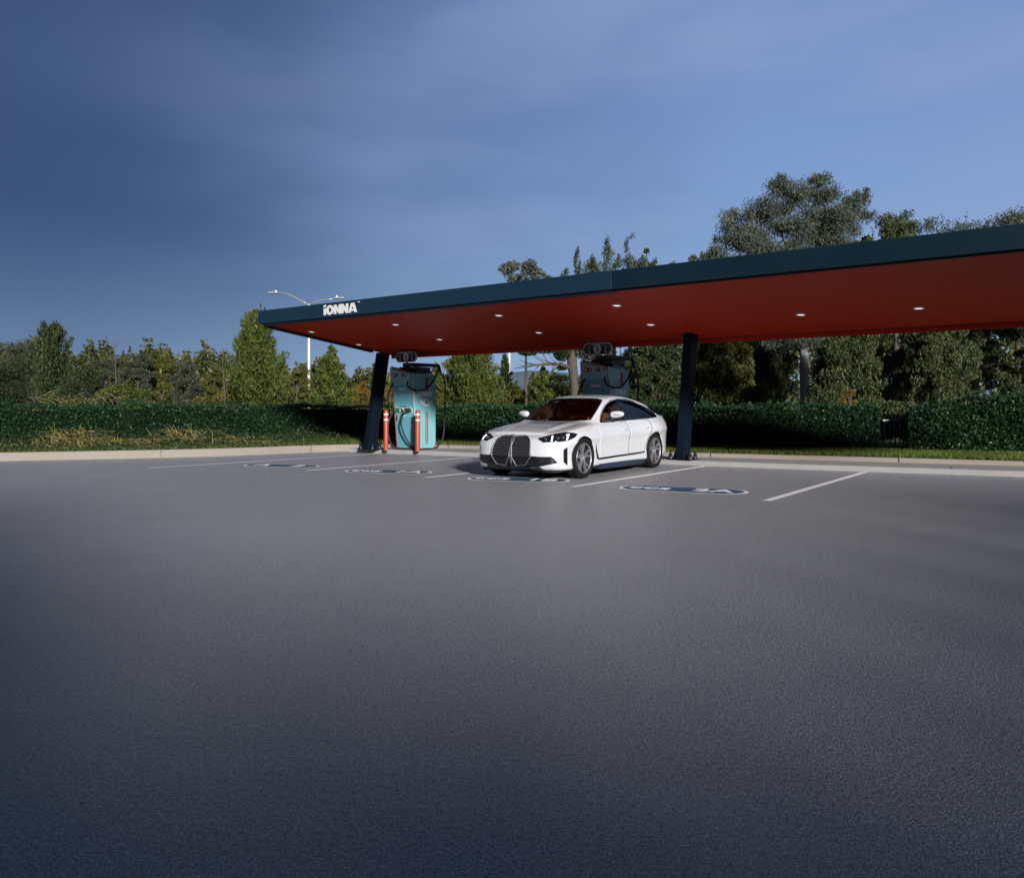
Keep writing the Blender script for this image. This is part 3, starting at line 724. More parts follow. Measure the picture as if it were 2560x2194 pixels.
def broad(root, h, r, z0, pal, n=9000, ll=.105, droop=0.0, nclump=40, cs=.24, trunk=None, off=(0, 0), bark='bark', squash=1.0, lean=(0, 0), limbs=True, open_=0.0):
    lv = Leaves(); cz = (h+z0)/2; rz_ = (h-z0)/2; nclump = int(nclump*1.9); n = int(n*2.3); cs = cs*.92
    d = unit(rng.normal(size=(nclump, 3))); rad = rng.uniform(.35, 1.0, nclump)**.6
    cc = d*rad[:, None]*np.array([r*.88, r*squash*.88, rz_*.96])+np.array([off[0], off[1], cz])
    # widest a bit above the middle, uneven outline
    cc[:, 0] += rng.normal(0, r*.08, nclump)
    size = rng.uniform(.55, 1.3, nclump)*cs*min(r, rz_*1.2)
    ctint = rng.normal(0, .13, nclump)
    w = size**2; k = rng.choice(nclump, n, p=w/w.sum())
    q = unit(rng.normal(size=(n, 3)))*(rng.uniform(0, 1, n)**.55)[:, None]*size[k][:, None]*np.array([1.15, 1.15, .8])
    C = cc[k]+q
    keep = C[:, 2] < h*1.03; C = C[keep]; k = k[keep]; q = q[keep]; m = len(C)
    A = rng.normal(size=(m, 3)); A[:, 2] -= droop*2.2
    t = .38+ctint[k]+rng.normal(0, .20, m)
    lv.add(C, A, ll*U(.6, 1.3, m), ll*U(.28, .5, m)*(1-.45*min(1, droop)), t)
    if droop > .3:        # hanging strands
        ns = n//90
        ks = rng.choice(nclump, ns); s0 = cc[ks]+rng.normal(0, 1, (ns, 3))*size[ks][:, None]*.6; ln = U(.5, 1.5, ns)*r*.28
        per = 22; tt = U(0, 1, ns*per); idx = np.repeat(np.arange(ns), per)
        C2 = s0[idx]-np.stack([0*tt, 0*tt, tt*ln[idx]], 1)+rng.normal(0, ll*.25, (ns*per, 3))
        A2 = rng.normal(size=(ns*per, 3))*.5; A2[:, 2] -= 1.2
        lv.add(C2, A2, ll*U(.7, 1.3, ns*per), ll*U(.2, .32, ns*per), .45+rng.normal(0, .22, ns*per))
    lv.build('crown', PAL[pal], root)
    tr = MB(); tw = trunk or max(.06, h*.018)
    lx, ly = lean; top = cz
    p = [(lx*(i/5)**1.5, ly*(i/5)**1.5, top*i/5-.1*(i == 0)) for i in range(6)]
    tr.tube(p, [tw*(1.25 if i == 0 else 1-.12*i) for i in range(6)], 10)
    if limbs:
        order = rng.permutation(nclump)[:min(nclump, 18)]
        for i in order:
            c = cc[i]; zb_ = max(z0*.7, min(top, c[2]-.35*math.hypot(c[0], c[1])-.1)); f = min(1, zb_/top); s = (lx*f**1.5, ly*f**1.5, zb_)
            mid = ((s[0]+c[0])/2, (s[1]+c[1])/2, (s[2]+c[2])/2+.08*r)
            tr.tube([s, mid, tuple(c)], [tw*.38, tw*.25, tw*.08], 5, caps=False)
    tr.build('trunk', M[bark], root, True)
def conifer(root, h, r, z0, pal, n=9000, ll=.2, up=.5, trunk=None, bark='bark', power=.9, irregular=.25, levels=None):
    lv = Leaves(); tr = MB(); tw = trunk or h*.016
    tr.tube([(0, 0, -.1), (0, 0, h*.5), (0, 0, h*.97)], [tw, tw*.6, tw*.12], 8)
    nb = levels or int(34+h*5); per = max(10, n//nb)
    for i in range(nb):
        f = (i+rng.uniform(0, .9))/nb; z = z0+(h-z0)*f; br = r*(1-f)**power*(1+rng.uniform(-irregular, irregular))+.03*r
        a = i*2.399+rng.uniform(-.4, .4); ca, sa = math.cos(a), math.sin(a)
        t = rng.uniform(.12, 1, per)**.8; rise = up*br*(t**1.6)-.06*br*t
        ax = np.stack([ca*br*t, sa*br*t, z+rise], 1)
        wd = (.10+.12*(1-t))*br+.05*h*.1
        C = ax+rng.normal(size=(per, 3))*np.stack([wd, wd, wd*.7], 1)*.8
        A = rng.normal(size=(per, 3))*.7+np.array([ca*.5, sa*.5, .25+up])
        lv.add(C, A, ll*U(.6, 1.4, per), ll*U(.16, .34, per), .40+rng.normal(0, .07)+rng.normal(0, .18, per)+.15*t)
        if i % 2 == 0: tr.tube([(0, 0, z), (ca*br*.5, sa*br*.5, z+up*br*.3), (ca*br*.9, sa*br*.9, z+up*br*.85)], [tw*.3, tw*.2, tw*.06], 4, caps=False)
    nt_ = max(10, n//60); C = np.stack([rng.normal(0, r*.03, nt_), rng.normal(0, r*.03, nt_), U(h*.9, h*1.02, nt_)], 1)
    lv.add(C, rng.normal(size=(nt_, 3))*.4+np.array([0, 0, 1.]), ll*U(.6, 1.2, nt_), ll*U(.16, .3, nt_), .45+rng.normal(0, .2, nt_))
    lv.build('crown', PAL[pal], root); tr.build('trunk', M[bark], root, True)
GZ = .22
def tree(kind, px_, topy, d, hwpx, pal, label, z0=None, name=None, cat='tree', group=None, **kw):
    p = P(px_, 1018, d); h = H+(1018-topy)/2000*d-GZ; r = hwpx/2000*d
    root = thing(name or ('conifer_tree' if kind == 'c' else 'broadleaf_tree'), label, cat, (p.x, p.y, GZ), 0, group)
    z0 = .12*h if z0 is None else z0
    (conifer if kind == 'c' else broad)(root, h, r, z0, pal, **kw); return root
WL = 'trees and tall shrubs beyond the left hedge'
tree('b', -40, 850, 40, 110, 'dark', 'dark broad tree cut by the left edge of the photo', n=9000, nclump=50, z0=.3, cs=.3, group=WL)
tree('b', 45, 838, 42, 62, 'grey', 'grey green bushy tree nearest the left edge of the photo', n=7000, nclump=50, z0=.4, cs=.3, group=WL)
tree('c', 128, 828, 40, 52, 'dark', 'dark upright tree with feathery top, tallest of the leftmost trees', n=9000, up=1.5, z0=.4, power=.35, group=WL)
tree('b', 205, 905, 38, 55, 'dark', 'low dark round bush right of the feathery leftmost tree', n=6000, nclump=36, z0=.1, cs=.3, group=WL)
tree('b', 262, 885, 46, 48, 'grey', 'thin grey twiggy tree with a bare spike beside it', n=5000, nclump=34, z0=.2, cs=.26, group=WL)
tree('b', 345, 866, 42, 42, 'grey', 'loose grey green tree in the middle of the left row', n=6500, nclump=40, z0=.3, cs=.25, group=WL)
tree('b', 405, 862, 44, 46, 'olive', 'loose brownish green tree with a two humped top', n=6500, nclump=40, z0=.3, cs=.25, group=WL)
tree('b', 470, 895, 42, 44, 'grey', 'low grey green tree between the humped tree and the yellow green one', n=5000, nclump=34, z0=.2, cs=.28, group=WL)
tree('b', 530, 905, 40, 40, 'olive', 'olive shrub just left of the tall yellow green pine', n=5000, nclump=30, z0=.1, cs=.3, group=WL)
tree('b', 310, 965, 34, 80, 'lime', 'low yellow green shrub above the hedge below the grey trees', n=6000, nclump=30, z0=.1, cs=.3, name='shrub', cat='shrub', group=WL)
tree('b', 160, 975, 33, 55, 'lime', 'low yellowish shrub with bare pale branches, far left above the hedge', n=4000, nclump=24, z0=.1, cs=.3, name='shrub', cat='shrub', group=WL)
tree('b', 590, 960, 35, 60, 'olive', 'low olive shrub above the hedge at the foot of the tall pine', n=4500, nclump=26, z0=.1, cs=.3, name='shrub', cat='shrub', group=WL)
tree('c', 642, 782, 34, 74, 'lime', 'tall bright yellow green pine touching the left end of the canopy', n=24000, up=1.0, z0=.5, power=.55, ll=.18, group='pines beyond the hedge')
tree('b', 742, 905, 40, 40, 'olive', 'olive tree between the two pines, behind the lamp post', n=5000, nclump=34, z0=.1, cs=.26, group=WL)
tree('c', 828, 868, 36, 58, 'lime', 'pointed green pine right of the tall lamp post', n=11000, up=.55, z0=.4, power=.8, ll=.2, group='pines beyond the hedge')
tree('b', 905, 950, 50, 42, 'gold', 'autumn golden tree left of the leaning left column', n=3500, nclump=22, z0=.2, cs=.3, group='golden trees seen beside the left column')
tree('b', 975, 955, 48, 34, 'gold', 'autumn golden tree between the left column and the first charger', n=3000, nclump=20, z0=.2, cs=.3, group='golden trees seen beside the left column')
tree('c', 1172, 838, 33, 84, 'lime', 'full yellow green pine right of the first charger', n=26000, up=.8, z0=.3, power=.55, ll=.16, group='pines beyond the hedge')
tree('c', 1262, 888, 42, 36, 'dark', 'slim dark bluish conifer just left of the second lamp post', n=5000, up=.6, z0=.4, power=.8, group='pines beyond the hedge')
tree('b', 1275, 960, 36, 46, 'olive', 'brownish low shrub at the foot of the second lamp post', n=5000, nclump=26, z0=.1, cs=.3, name='shrub', cat='shrub')
tree('c', 1358, 920, 34, 44, 'lime', 'small pointed pine between the lamp post and the thick trunk', n=8000, up=.6, z0=.3, power=.8, ll=.18, group='pines beyond the hedge')
# thick trunked pine with a dead limb
d = 34; p = P(1437, 1018, d); pine = thing('pine_tree', 'thick dark trunked pine with a long dead limb, behind the second charger', 'pine tree', (p.x, p.y, GZ), 0)
k = d/2000
def lk(x, y): return ((x-1437)*k, 0, H-GZ+(1018-y)*k)
tr = MB(); tr.tube([lk(1437, 1090), lk(1438, 1010), lk(1436, 960), lk(1430, 905), lk(1432, 860), lk(1440, 760), lk(1450, 650)], [.26, .19, .19, .21, .16, .12, .04], 12)
tr.tube([lk(1430, 920), (lk(1400, 912)[0], -.4, lk(1400, 912)[2]), (lk(1368, 912)[0], -.7, lk(1368, 912)[2]), (lk(1335, 918)[0], -.9, lk(1335, 916)[2]), (lk(1285, 924)[0], -1.0, lk(1285, 924)[2])], [.10, .08, .06, .04, .012], 7)
for x0, y0, x1, y1 in ((1385, 912, 1330, 890), (1370, 912, 1345, 868), (1350, 914, 1300, 905), (1390, 911, 1362, 880), (1345, 916, 1332, 930), (1380, 913, 1395, 934), (1335, 916, 1296, 900), (1400, 912, 1420, 880), (1325, 919, 1290, 912), (1365, 912, 1320, 884)):
    tr.tube([(lk(x0, y0)[0], -.7, lk(x0, y0)[2]), (lk((x0+x1)/2, 0)[0], -.8, lk(0, (y0+y1)/2+2)[2]), (lk(x1, y1)[0], -.9, lk(x1, y1)[2])], [.025, .016, .006], 5, caps=False)
tr.tube([lk(1432, 895), lk(1415, 880), lk(1395, 873), lk(1345, 876)], [.07, .05, .04, .02], 6)
tr.build('trunk', M['bark'], pine, True)
lv = Leaves()
for cx, cy, rx_, ry_, n_ in ((1320, 882, 26, 7, 1200), (1365, 872, 34, 12, 2200), (1405, 880, 24, 24, 2600), (1400, 945, 26, 8, 1100), (1392, 962, 34, 8, 1400), (1470, 870, 40, 34, 3500), (1420, 835, 60, 28, 3500), (1465, 770, 60, 40, 2500), (1480, 700, 46, 40, 1500),  (1405, 920, 14, 6, 500), (1480, 950, 36, 30, 2500)):
    q = unit(rng.normal(size=(n_, 3)))*(rng.uniform(0, 1, n_)**.6)[:, None]
    C = np.stack([(cx-1437)*k+q[:, 0]*rx_*k, q[:, 1]*rx_*k*.9-.1, H-GZ+(1018-cy)*k+q[:, 2]*ry_*k], 1)
    A = rng.normal(size=(n_, 3)); lv.add(C, A, U(.10, .2, n_), U(.02, .05, n_), .30+rng.normal(0, .18, n_)+.1*(cy < 720))
for x0, y0, x1, y1, w_, n_ in ((1452, 700, 1446, 622, 9, 420), (1470, 700, 1478, 640, 10, 260), (1505, 700, 1515, 598, 12, 620), (1520, 690, 1545, 640, 10, 300), (1500, 690, 1486, 650, 10, 260), (1590, 690, 1566, 600, 7, 200), (1600, 690, 1604, 640, 14, 420), (1565, 600, 1580, 585, 4, 30), (1618, 690, 1635, 650, 10, 260), (1420, 720, 1418, 672, 14, 300)):
    t = rng.uniform(0, 1, n_); sp_ = w_*(1.15-t)*.9
    C = np.stack([(x0+(x1-x0)*t+8*np.sin(t*3)*(1 if x1 > x0 else -1)+rng.normal(0, 1, n_)*sp_-1437)*k, rng.normal(0, .25, n_), H-GZ+(1018-(y0+(y1-y0)*t)+rng.normal(0, 3, n_))*k], 1)
    A = rng.normal(size=(n_, 3))*.6+np.array([0, 0, .5]); lv.add(C, A, U(.09, .2, n_), U(.02, .045, n_), .6+rng.normal(0, .2, n_))
    MB().tube([lk(x0, y0+30), lk((x0+x1)/2, (y0+y1)/2), lk(x1, y1)], [.03, .02, .006], 5).build('branch', M['bark'], pine, True)
lv.build('crown', PAL['dark'], pine)
tree('b', 1315, 645, 46, 80, 'gum', 'crown of a tree just showing above the middle of the canopy edge', z0=5.2, n=2600, nclump=22, cs=.2, ll=.22, droop=.4, trunk=.1, off=(0, 0), limbs=True, group='tree tops showing above the canopy')
tree('b', 1606, 600, 44, 34, 'gum', 'thin leaning tree top above the canopy joint', z0=4.0, n=3600, nclump=22, cs=.22, ll=.22, droop=.5, group='tree tops showing above the canopy')
tree('b', 1690, 615, 44, 40, 'gum', 'small rounded tree top at the left foot of the great gum crown', z0=4.0, n=4200, nclump=26, cs=.24, ll=.22, droop=.4, group='tree tops showing above the canopy')
# dark conifer behind the car's tail
tree('c', 1637, 800, 33, 72, 'dark', 'dark drooping conifer with a reddish trunk between the car roof and the right column', z0=.9, n=17000, up=-.25, power=.22, ll=.18, trunk=.19, bark='redbark', irregular=.4)
tree('b', 1560, 870, 44, 60, 'olive', 'olive tree behind the dark drooping conifer, seen right of the second charger', n=8000, nclump=36, z0=.4, cs=.28)
tree('b', 1800, 800, 36, 84, 'olive', 'large olive gold tree right of the right column', n=17000, nclump=60, z0=.5, cs=.24, droop=.35, ll=.17)
tree('b', 1905, 820, 38, 80, 'willow', 'green drooping tree left of the pale smooth trunk', n=14000, nclump=50, z0=.6, cs=.25, droop=.5, ll=.16)
tree('b', 1870, 950, 32, 60, 'lime', 'yellow green shrub above the right hedge left of the pale trunk', n=5000, nclump=26, z0=.1, cs=.3, name='shrub', cat='shrub')
tree('b', 1720, 965, 40, 36, 'grey', 'grey bare twigged bush seen right of the right column', n=2500, nclump=20, z0=.1, cs=.26, name='shrub', cat='shrub')
# great gum tree
d = 30; p = P(2012, 1018, d); gum = thing('gum_tree', 'great gum tree with smooth pale trunk rising far above the canopy', 'gum tree', (p.x, p.y, GZ), 0)
k = d/2000
def lk2(x, y): return ((x-2012)*k, 0, H-GZ+(1018-y)*k)
tr = MB(); tr.tube([lk2(2014, 1105), lk2(2014, 1030), lk2(2011, 960), lk2(2010, 880), lk2(2000, 780), lk2(1985, 680), lk2(1975, 600)], [.20, .175, .165, .155, .13, .10, .07], 16)
for a in (((1985, 690), (1900, 640), (1830, 600)), ((1978, 640), (1940, 560), (1925, 500)), ((1975, 620), (2040, 540), (2090, 480)), ((1980, 660), (2080, 600), (2140, 500)), ((1990, 720), (1850, 680), (1780, 660)), ((2005, 800), (2060, 760), (2120, 740))):
    tr.tube([lk2(*a[0]), lk2(*a[1]), lk2(*a[2])], [.05, .03, .01], 6)
tr.build('trunk', M['smoothbark'], gum, True)
lv = Leaves()
blobs = [(1985, 510, 60, 50), (1930, 520, 50, 48), (2070, 480, 42, 45), (2030, 560, 70, 60), (1960, 600, 80, 60), (1880, 580, 60, 50), (1840, 560, 40, 36), (1905, 640, 80, 50), (2000, 650, 90, 50), (1830, 640, 55, 45), (1790, 660, 40, 30), (1770, 680, 40, 20), (2090, 530, 40, 30), (2140, 500, 30, 28), (2160, 490, 18, 18), (2110, 570, 50, 50), (2150, 530, 34, 34), (2080, 600, 60, 50), (2120, 660, 60, 40), (2010, 480, 50, 36), (2060, 520, 60, 50), (1860, 610, 50, 50), (1800, 610, 30, 26), (1760, 660, 30, 24), (2120, 620, 34, 22), (2100, 640, 50, 30), (2050, 690, 80, 40), (1900, 700, 90, 40), (1960, 460, 40, 24), (2040, 450, 30, 18), (1995, 840, 90, 36), (2060, 850, 60, 40), (1950, 830, 60, 30), (2000, 760, 90, 40), (1800, 700, 50, 20)]
for cx, cy, rx_, ry_ in blobs:
    for s_ in range(7):
        ox, oy = rng.normal(0, .46, 2); f_ = rng.uniform(.35, .65); n_ = int(rx_*ry_*.115)+50
        q = unit(rng.normal(size=(n_, 3)))*(rng.uniform(0, 1, n_)**.5)[:, None]*f_
        C = np.stack([(cx+ox*rx_-2012)*k+q[:, 0]*rx_*k, q[:, 1]*rx_*k+rng.normal(0, rx_*k*.4), H-GZ+(1018-cy-oy*ry_)*k+q[:, 2]*ry_*k], 1)
        A = rng.normal(size=(n_, 3))*.7; A[:, 2] -= .9
        C += rng.normal(0, .05, (n_, 3)); lv.add(C, A, U(.10, .20, n_), U(.020, .036, n_), .40+rng.normal(0, .10)+rng.normal(0, .22, n_))
lv.build('crown', PAL['gum'], gum)
WR = 'weeping trees beyond the right hedge'
tree('b', 2110, 800, 27, 90, 'willow', 'weeping tree right behind the pale trunk', n=16000, nclump=55, z0=.3, cs=.25, droop=.7, ll=.12, group=WR)
tree('b', 2240, 528, 30, 105, 'willow', 'weeping tree behind the metal railing, its top above the canopy', n=22000, nclump=80, z0=.3, cs=.17, droop=.7, ll=.13, group=WR)
tree('b', 2175, 575, 33, 70, 'willow', 'pale topped tree between the great gum and the railing, showing above the canopy', n=12000, nclump=50, z0=3.0, cs=.2, droop=.6, ll=.13, group=WR)
tree('b', 2350, 760, 27, 90, 'willow', 'weeping tree right of the metal railing with pale gaps low down', n=15000, nclump=60, z0=.7, cs=.22, droop=.7, ll=.12, group=WR)
tree('b', 2440, 532, 31, 100, 'willow', 'weeping tree near the right edge, its top above the canopy', n=22000, nclump=80, z0=.6, cs=.17, droop=.7, ll=.13, group=WR)
tree('b', 2570, 535, 29, 90, 'willow', 'weeping tree cut by the right edge of the photo', n=17000, nclump=60, z0=.5, cs=.2, droop=.7, ll=.13, group=WR)
tree('b', 2262, 508, 36, 95, 'gum', 'airy tree top over the canopy edge, first right of the great gum crown', z0=4.6, n=7000, nclump=40, cs=.26, ll=.15, droop=.5, group='tree tops showing above the canopy')
tree('b', 2410, 528, 38, 105, 'gum', 'airy tree top over the canopy edge, midway between the gum crown and the right edge', z0=4.6, n=7000, nclump=46, cs=.3, ll=.15, droop=.5, group='tree tops showing above the canopy')
tree('b', 2545, 512, 36, 100, 'gum', 'airy tree top over the canopy edge, cut by the right edge of the photo', z0=4.6, n=7000, nclump=46, cs=.3, ll=.15, droop=.5, group='tree tops showing above the canopy')
tree('b', 1535, 612, 42, 105, 'gum', 'low airy tree top behind the leafy sprigs above the canopy joint', z0=4.0, n=5000, nclump=40, cs=.18, ll=.17, droop=.5, group='tree tops showing above the canopy')
tree('b', 1760, 618, 40, 60, 'gum', 'low airy tree top merging into the left foot of the great gum crown', z0=4.0, n=3500, nclump=30, cs=.2, ll=.17, droop=.5, group='tree tops showing above the canopy')
tree('b', 2125, 968, 24, 24, 'gold', 'small yellow shrub glowing in front of the weeping trees', n=900, nclump=10, z0=.5, cs=.4, ll=.08, name='shrub', cat='shrub')
# a bare spike and an upright dark post-like stem in the left row
for px_, ty, d, lab in ((288, 852, 40, 'bare dead stem standing above the left shrubs'), (559, 898, 30, 'thin dark upright stem just left of the tall pine')):
    p = P(px_, 1018, d); r_ = thing('dead_stem', lab, 'dead stem', (p.x, p.y, GZ), 0); h_ = H+(1018-ty)/2000*d-GZ
    mb = MB(); mb.tube([(0, 0, 0), (.05, 0, h_*.5), (-.05, 0, h_)], [.05, .035, .01], 6)
    for i in range(14 if px_ == 288 else 3):
        z = rng.uniform(.35, .95)*h_; a = rng.uniform(0, 6.28); l_ = rng.uniform(.2, .7)
        mb.tube([(0, 0, z), (math.cos(a)*l_*.5, math.sin(a)*l_*.5, z+l_*.6), (math.cos(a)*l_*.7, math.sin(a)*l_*.7, z+l_*1.3)], [.015, .010, .004], 4)
    mb.build('stem', M['bark'], r_, True)
# far wood reading as one mass
lv = Leaves(); n = 110000
px_ = U(-900, 3400, n); d_ = U(60, 80, n)
prof = np.interp(px_, [-900, 0, 200, 500, 700, 1000, 1200, 1250, 1400, 1450, 1640, 2000, 2400, 3400], [878, 878, 893, 900, 922, 950, 955, 965, 962, 948, 850, 800, 780, 780])
prof = prof+14*np.sin(px_*.045)+9*np.sin(px_*.13+1)+rng.normal(0, 5, n)
zt = H+(1018-prof)/2000*75; z_ = .2+(zt-.2)*rng.uniform(0, 1, n)**.8
C = np.stack([(px_-1280)/2000*d_, d_, z_], 1)
lv.add(C, rng.normal(size=(n, 3))+np.array([0, 0, .5]), U(.28, .62, n), U(.14, .32, n), .26+.12*np.sin(px_*.02)+rng.normal(0, .2, n))
tag(lv.build('far_wood', PAL['olive']), kind='stuff')
# far hills
hv = []; hf = []; N = 60
for i in range(N):
    x = -1400+i*2800/(N-1); hgt = 18+26*math.exp(-((x-60)/130)**2)+8*math.sin(i*.7)+10*math.exp(-((x+250)/150)**2)
    hv += [(x, 900, 0), (x, 960, hgt*.7), (x, 1040, hgt)]
for i in range(N-1):
    for j in range(2): a = i*3+j; hf.append((a, a+3, a+4, a+1))
tag(mesh_obj('hills', hv, hf, mat('far hillside', (.07, .11, .15), .95, var=.2, vscale=.02), smooth_=True), kind='structure')  # bluish distance haze is put into the hillside base colour

# ------------------------------------------------------------------ hedges
def pl_points(pxd): return [Vector(((x-1280)/2000*d, d, 0)) for x, d in pxd]
def hedge(name, pts, label, ztop, dens=650, depth=1.1, zb=.17, group=None):
    ln = smoothpts(resample(pts, .4), 4); ln = ln; fr = np.array([[p.x, p.y] for p in ln]); seg = np.linalg.norm(np.diff(fr, axis=0), axis=1); cum = np.concatenate([[0], np.cumsum(seg)]); Ltot = cum[-1]
    root = thing(name, label, 'hedge', (fr[len(fr)//2][0], fr[len(fr)//2][1], zb), 0, group); o = np.array([fr[len(fr)//2][0], fr[len(fr)//2][1], zb])
    bk = np.array([[p.x, p.y] for p in offset(ln, depth)]); ins = np.array([[p.x, p.y] for p in offset(ln, .13)])
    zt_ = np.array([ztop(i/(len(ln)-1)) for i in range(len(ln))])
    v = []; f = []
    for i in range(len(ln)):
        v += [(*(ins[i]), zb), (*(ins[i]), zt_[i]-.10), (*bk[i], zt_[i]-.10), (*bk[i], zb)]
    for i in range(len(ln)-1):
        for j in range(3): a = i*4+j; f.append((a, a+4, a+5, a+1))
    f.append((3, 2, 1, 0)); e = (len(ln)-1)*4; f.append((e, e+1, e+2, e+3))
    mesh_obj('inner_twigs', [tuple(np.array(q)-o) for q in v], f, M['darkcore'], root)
    def at(s, w):
        x = np.interp(s, cum, fr[:, 0]); y = np.interp(s, cum, fr[:, 1]); x2 = np.interp(s, cum, bk[:, 0]); y2 = np.interp(s, cum, bk[:, 1])
        return x+(x2-x)*w, y+(y2-y)*w
    lv = Leaves()
    n = int(Ltot*1.1*dens); s = U(0, Ltot, n); zz = np.interp(s, cum, zt_); f_ = rng.uniform(0, 1, n); z = zb+(zz-zb)*f_
    bump = .05*np.sin(s*3.1+z*4)+.04*np.sin(s*7.3-z*6)+.03*np.sin(s*1.3)
    w = (bump+np.abs(rng.normal(0, .07, n))-.02)/depth
    x, y = at(s, w); C = np.stack([x, y, z], 1)-o
    A = rng.normal(size=(n, 3)); A[:, 2] += .2
    patch = np.sin(s*.9+1.3*np.sin(z*3))*.10+np.sin(s*2.7+z*5)*.09+.10*np.sin(s*.31+.7)
    lt = .34+patch+rng.normal(0, .16, n); lt = np.where(rng.uniform(0, 1, n) > .985, 1.0, lt)
    lv.add(C, A, U(.04, .085, n), U(.025, .05, n), lt)
    n = int(Ltot*depth*dens*.8); s = U(0, Ltot, n); zz = np.interp(s, cum, zt_); x, y = at(s, rng.uniform(-.02, 1, n))
    z = zz-.04+.04*np.sin(s*2.3)+.03*np.sin(s*6.1)+.02*np.sin(s*11.3)+rng.exponential(.028, n)+np.where(np.sin(s*17.3+np.sin(s*3.1)*4) > .93, rng.uniform(0, .14, n), 0)
    lv.add(np.stack([x, y, z], 1)-o, rng.normal(size=(n, 3))+np.array([0, 0, .6]), U(.04, .08, n), U(.025, .045, n), .45+rng.normal(0, .18, n))
    for e_ in (0, Ltot):     # end caps
        n = int(dens*1.2); s = np.full(n, e_)+rng.normal(0, .05, n); x, y = at(s, rng.uniform(0, 1, n)); zz = ztop(0 if e_ == 0 else 1)
        lv.add(np.stack([x, y, U(zb, zz, n)], 1)-o, rng.normal(size=(n, 3)), U(.04, .08, n), U(.025, .05, n), .38+rng.normal(0, .16, n))
    lv.build('foliage', PAL['hedge'], root); return root
hedge('clipped_hedge', pl_points([(-900, 19.5), (-300, 19.5), (0, 20), (400, 22), (740, 25), (900, 27), (1100, 27), (1400, 24.5), (1650, 21.3), (1900, 19.8), (2200, 19.0)]),
      'long clipped dark green hedge running behind the chargers and the car', lambda t: 1.225+.02*math.sin(t*40), dens=1250)
hedge('clipped_hedge', pl_points([(2272, 18.5), (2330, 18.2), (2440, 17.8), (2560, 17.4), (2900, 16.6)]),
      'taller rounded hedge right of the metal railing', lambda t: 1.08+.38*min(1, max(0, t/.32)), dens=1500, depth=1.5)
p = P(2300, 1018, 19.2)
p9 = P(2238, 1018, 20.6)
sh9 = thing('shrub', 'dark dense bush filling the hedge gap behind the metal railing', 'shrub', (p9.x, p9.y, .2), 0)
broad(sh9, 1.15, .62, .0, 'willow', n=6000, ll=.08, nclump=30, cs=.45, trunk=.02)
sh = thing('shrub', 'wispy grey green bush between the metal railing and the taller hedge', 'shrub', (p.x, p.y, .2), 0)
broad(sh, 1.15, .42, .05, 'grey', n=5000, ll=.07, nclump=24, cs=.3, trunk=.02)
# ---- turf blades on the verge
n = 70000
s = U(-800, 3000, n)
kx = np.array([[p.x, p.y] for p in kk]); kpx = 1280+kx[:, 0]/kx[:, 1]*2000; kd = kx[:, 1]; o_ = np.argsort(kpx)
d0 = np.interp(s, kpx[o_], kd[o_]); d1 = np.interp(s, [-900, 0, 400, 740, 900, 1100, 1400, 1650, 1900, 2205, 2560, 3000], [19.5, 20, 22, 25, 27, 27, 24.5, 21.3, 19.8, 19.2, 17.5, 16.6])+.1
dd = d0+(d1-d0)*rng.uniform(0, 1, n)**1.1
C = np.stack([(s-1280)/2000*dd, dd, np.full(n, KH+.025)], 1)
A = rng.normal(size=(n, 3))*.35+np.array([0, 0, 1.])
lv = Leaves(); lv.add(C, A, U(.05, .13, n), U(.010, .02, n), .45+rng.normal(0, .2, n)+.1*np.sin(s*.02)); tag(lv.build('turf', PAL['blade']), kind='stuff')
# ---- creeping ground cover between kerb and hedge on the left
n = 26000; s = U(-700, 900, n); s = np.where((s > 720) & (rng.uniform(0, 180, n) < (s-720)), s-400, s)
d0 = np.interp(s, kpx[o_], kd[o_])+.02; d1 = np.interp(s, [-900, 0, 400, 740, 900], [19.5, 20, 22, 25, 27])
f_ = rng.uniform(0, 1, n); dd = d0+(d1-d0)*f_*np.interp(s, [-700, 500, 800], [1, 1, .75])
z = KH+(.05+.36*f_**1.3*(.55+.45*np.sin(s*.013+1)**2))*rng.uniform(.2, 1, n)
lv = Leaves(); lv.add(np.stack([(s-1280)/2000*dd, dd, z], 1), rng.normal(size=(n, 3)), U(.04, .10, n), U(.02, .05, n), .36+rng.normal(0, .2, n)); tag(lv.build('ground_cover', PAL['dark']), kind='stuff')
# ---- dry straw clumps
def straw(px_, py_, d, w, h, n, label, spread=1.0):
    p = P(px_, 1018, d); r_ = thing('dry_weed_clump', label, 'dry weeds', (p.x, p.y, KH), 0, 'dry straw coloured weeds along the left kerb')
    V = []; F = []; T = []
    for i in range(n):
        x, y = rng.normal(0, w*.4), rng.normal(0, .15); a = rng.uniform(0, 6.28); l_ = rng.uniform(.25, .8)*h; le = rng.uniform(.3, 1.5)*spread
        c0 = np.array([x, y, rng.uniform(0, h*.62)]); dr = np.array([math.cos(a)*le, math.sin(a)*le*.4, 1-.62*le]); wd = rng.uniform(.004, .010)
        sx_ = np.array([-math.sin(a), math.cos(a), 0]); pr = None; t = rng.uniform(.1, 1)
        for q in range(5):
            u_ = q/4; c_ = c0+dr*l_*u_*np.array([1, 1, 1-.55*u_*le]); b = len(V); ww = wd*(1-.8*u_)
            V += [c_-np.array([ww, 0, 0]), c_+np.array([ww, 0, ww])]
            if pr is not None: F.append([pr, pr+1, b+1, b]); T.append(t)
            pr = b
    np_mesh('stalks', np.array(V), np.array(F), PAL['straw'], r_, np.array(T))
straw(30, 1115, 18.6, 0.99, 0.24, 48, 'sparse dry weeds nearest the left edge on the kerb')
straw(140, 1095, 18.9, 1.10, 0.47, 88, 'dry straw weeds beside the tallest straw heap on the left')
straw(195, 1085, 19.2, 0.99, 0.72, 152, 'largest heap of dry straw weeds against the left hedge')
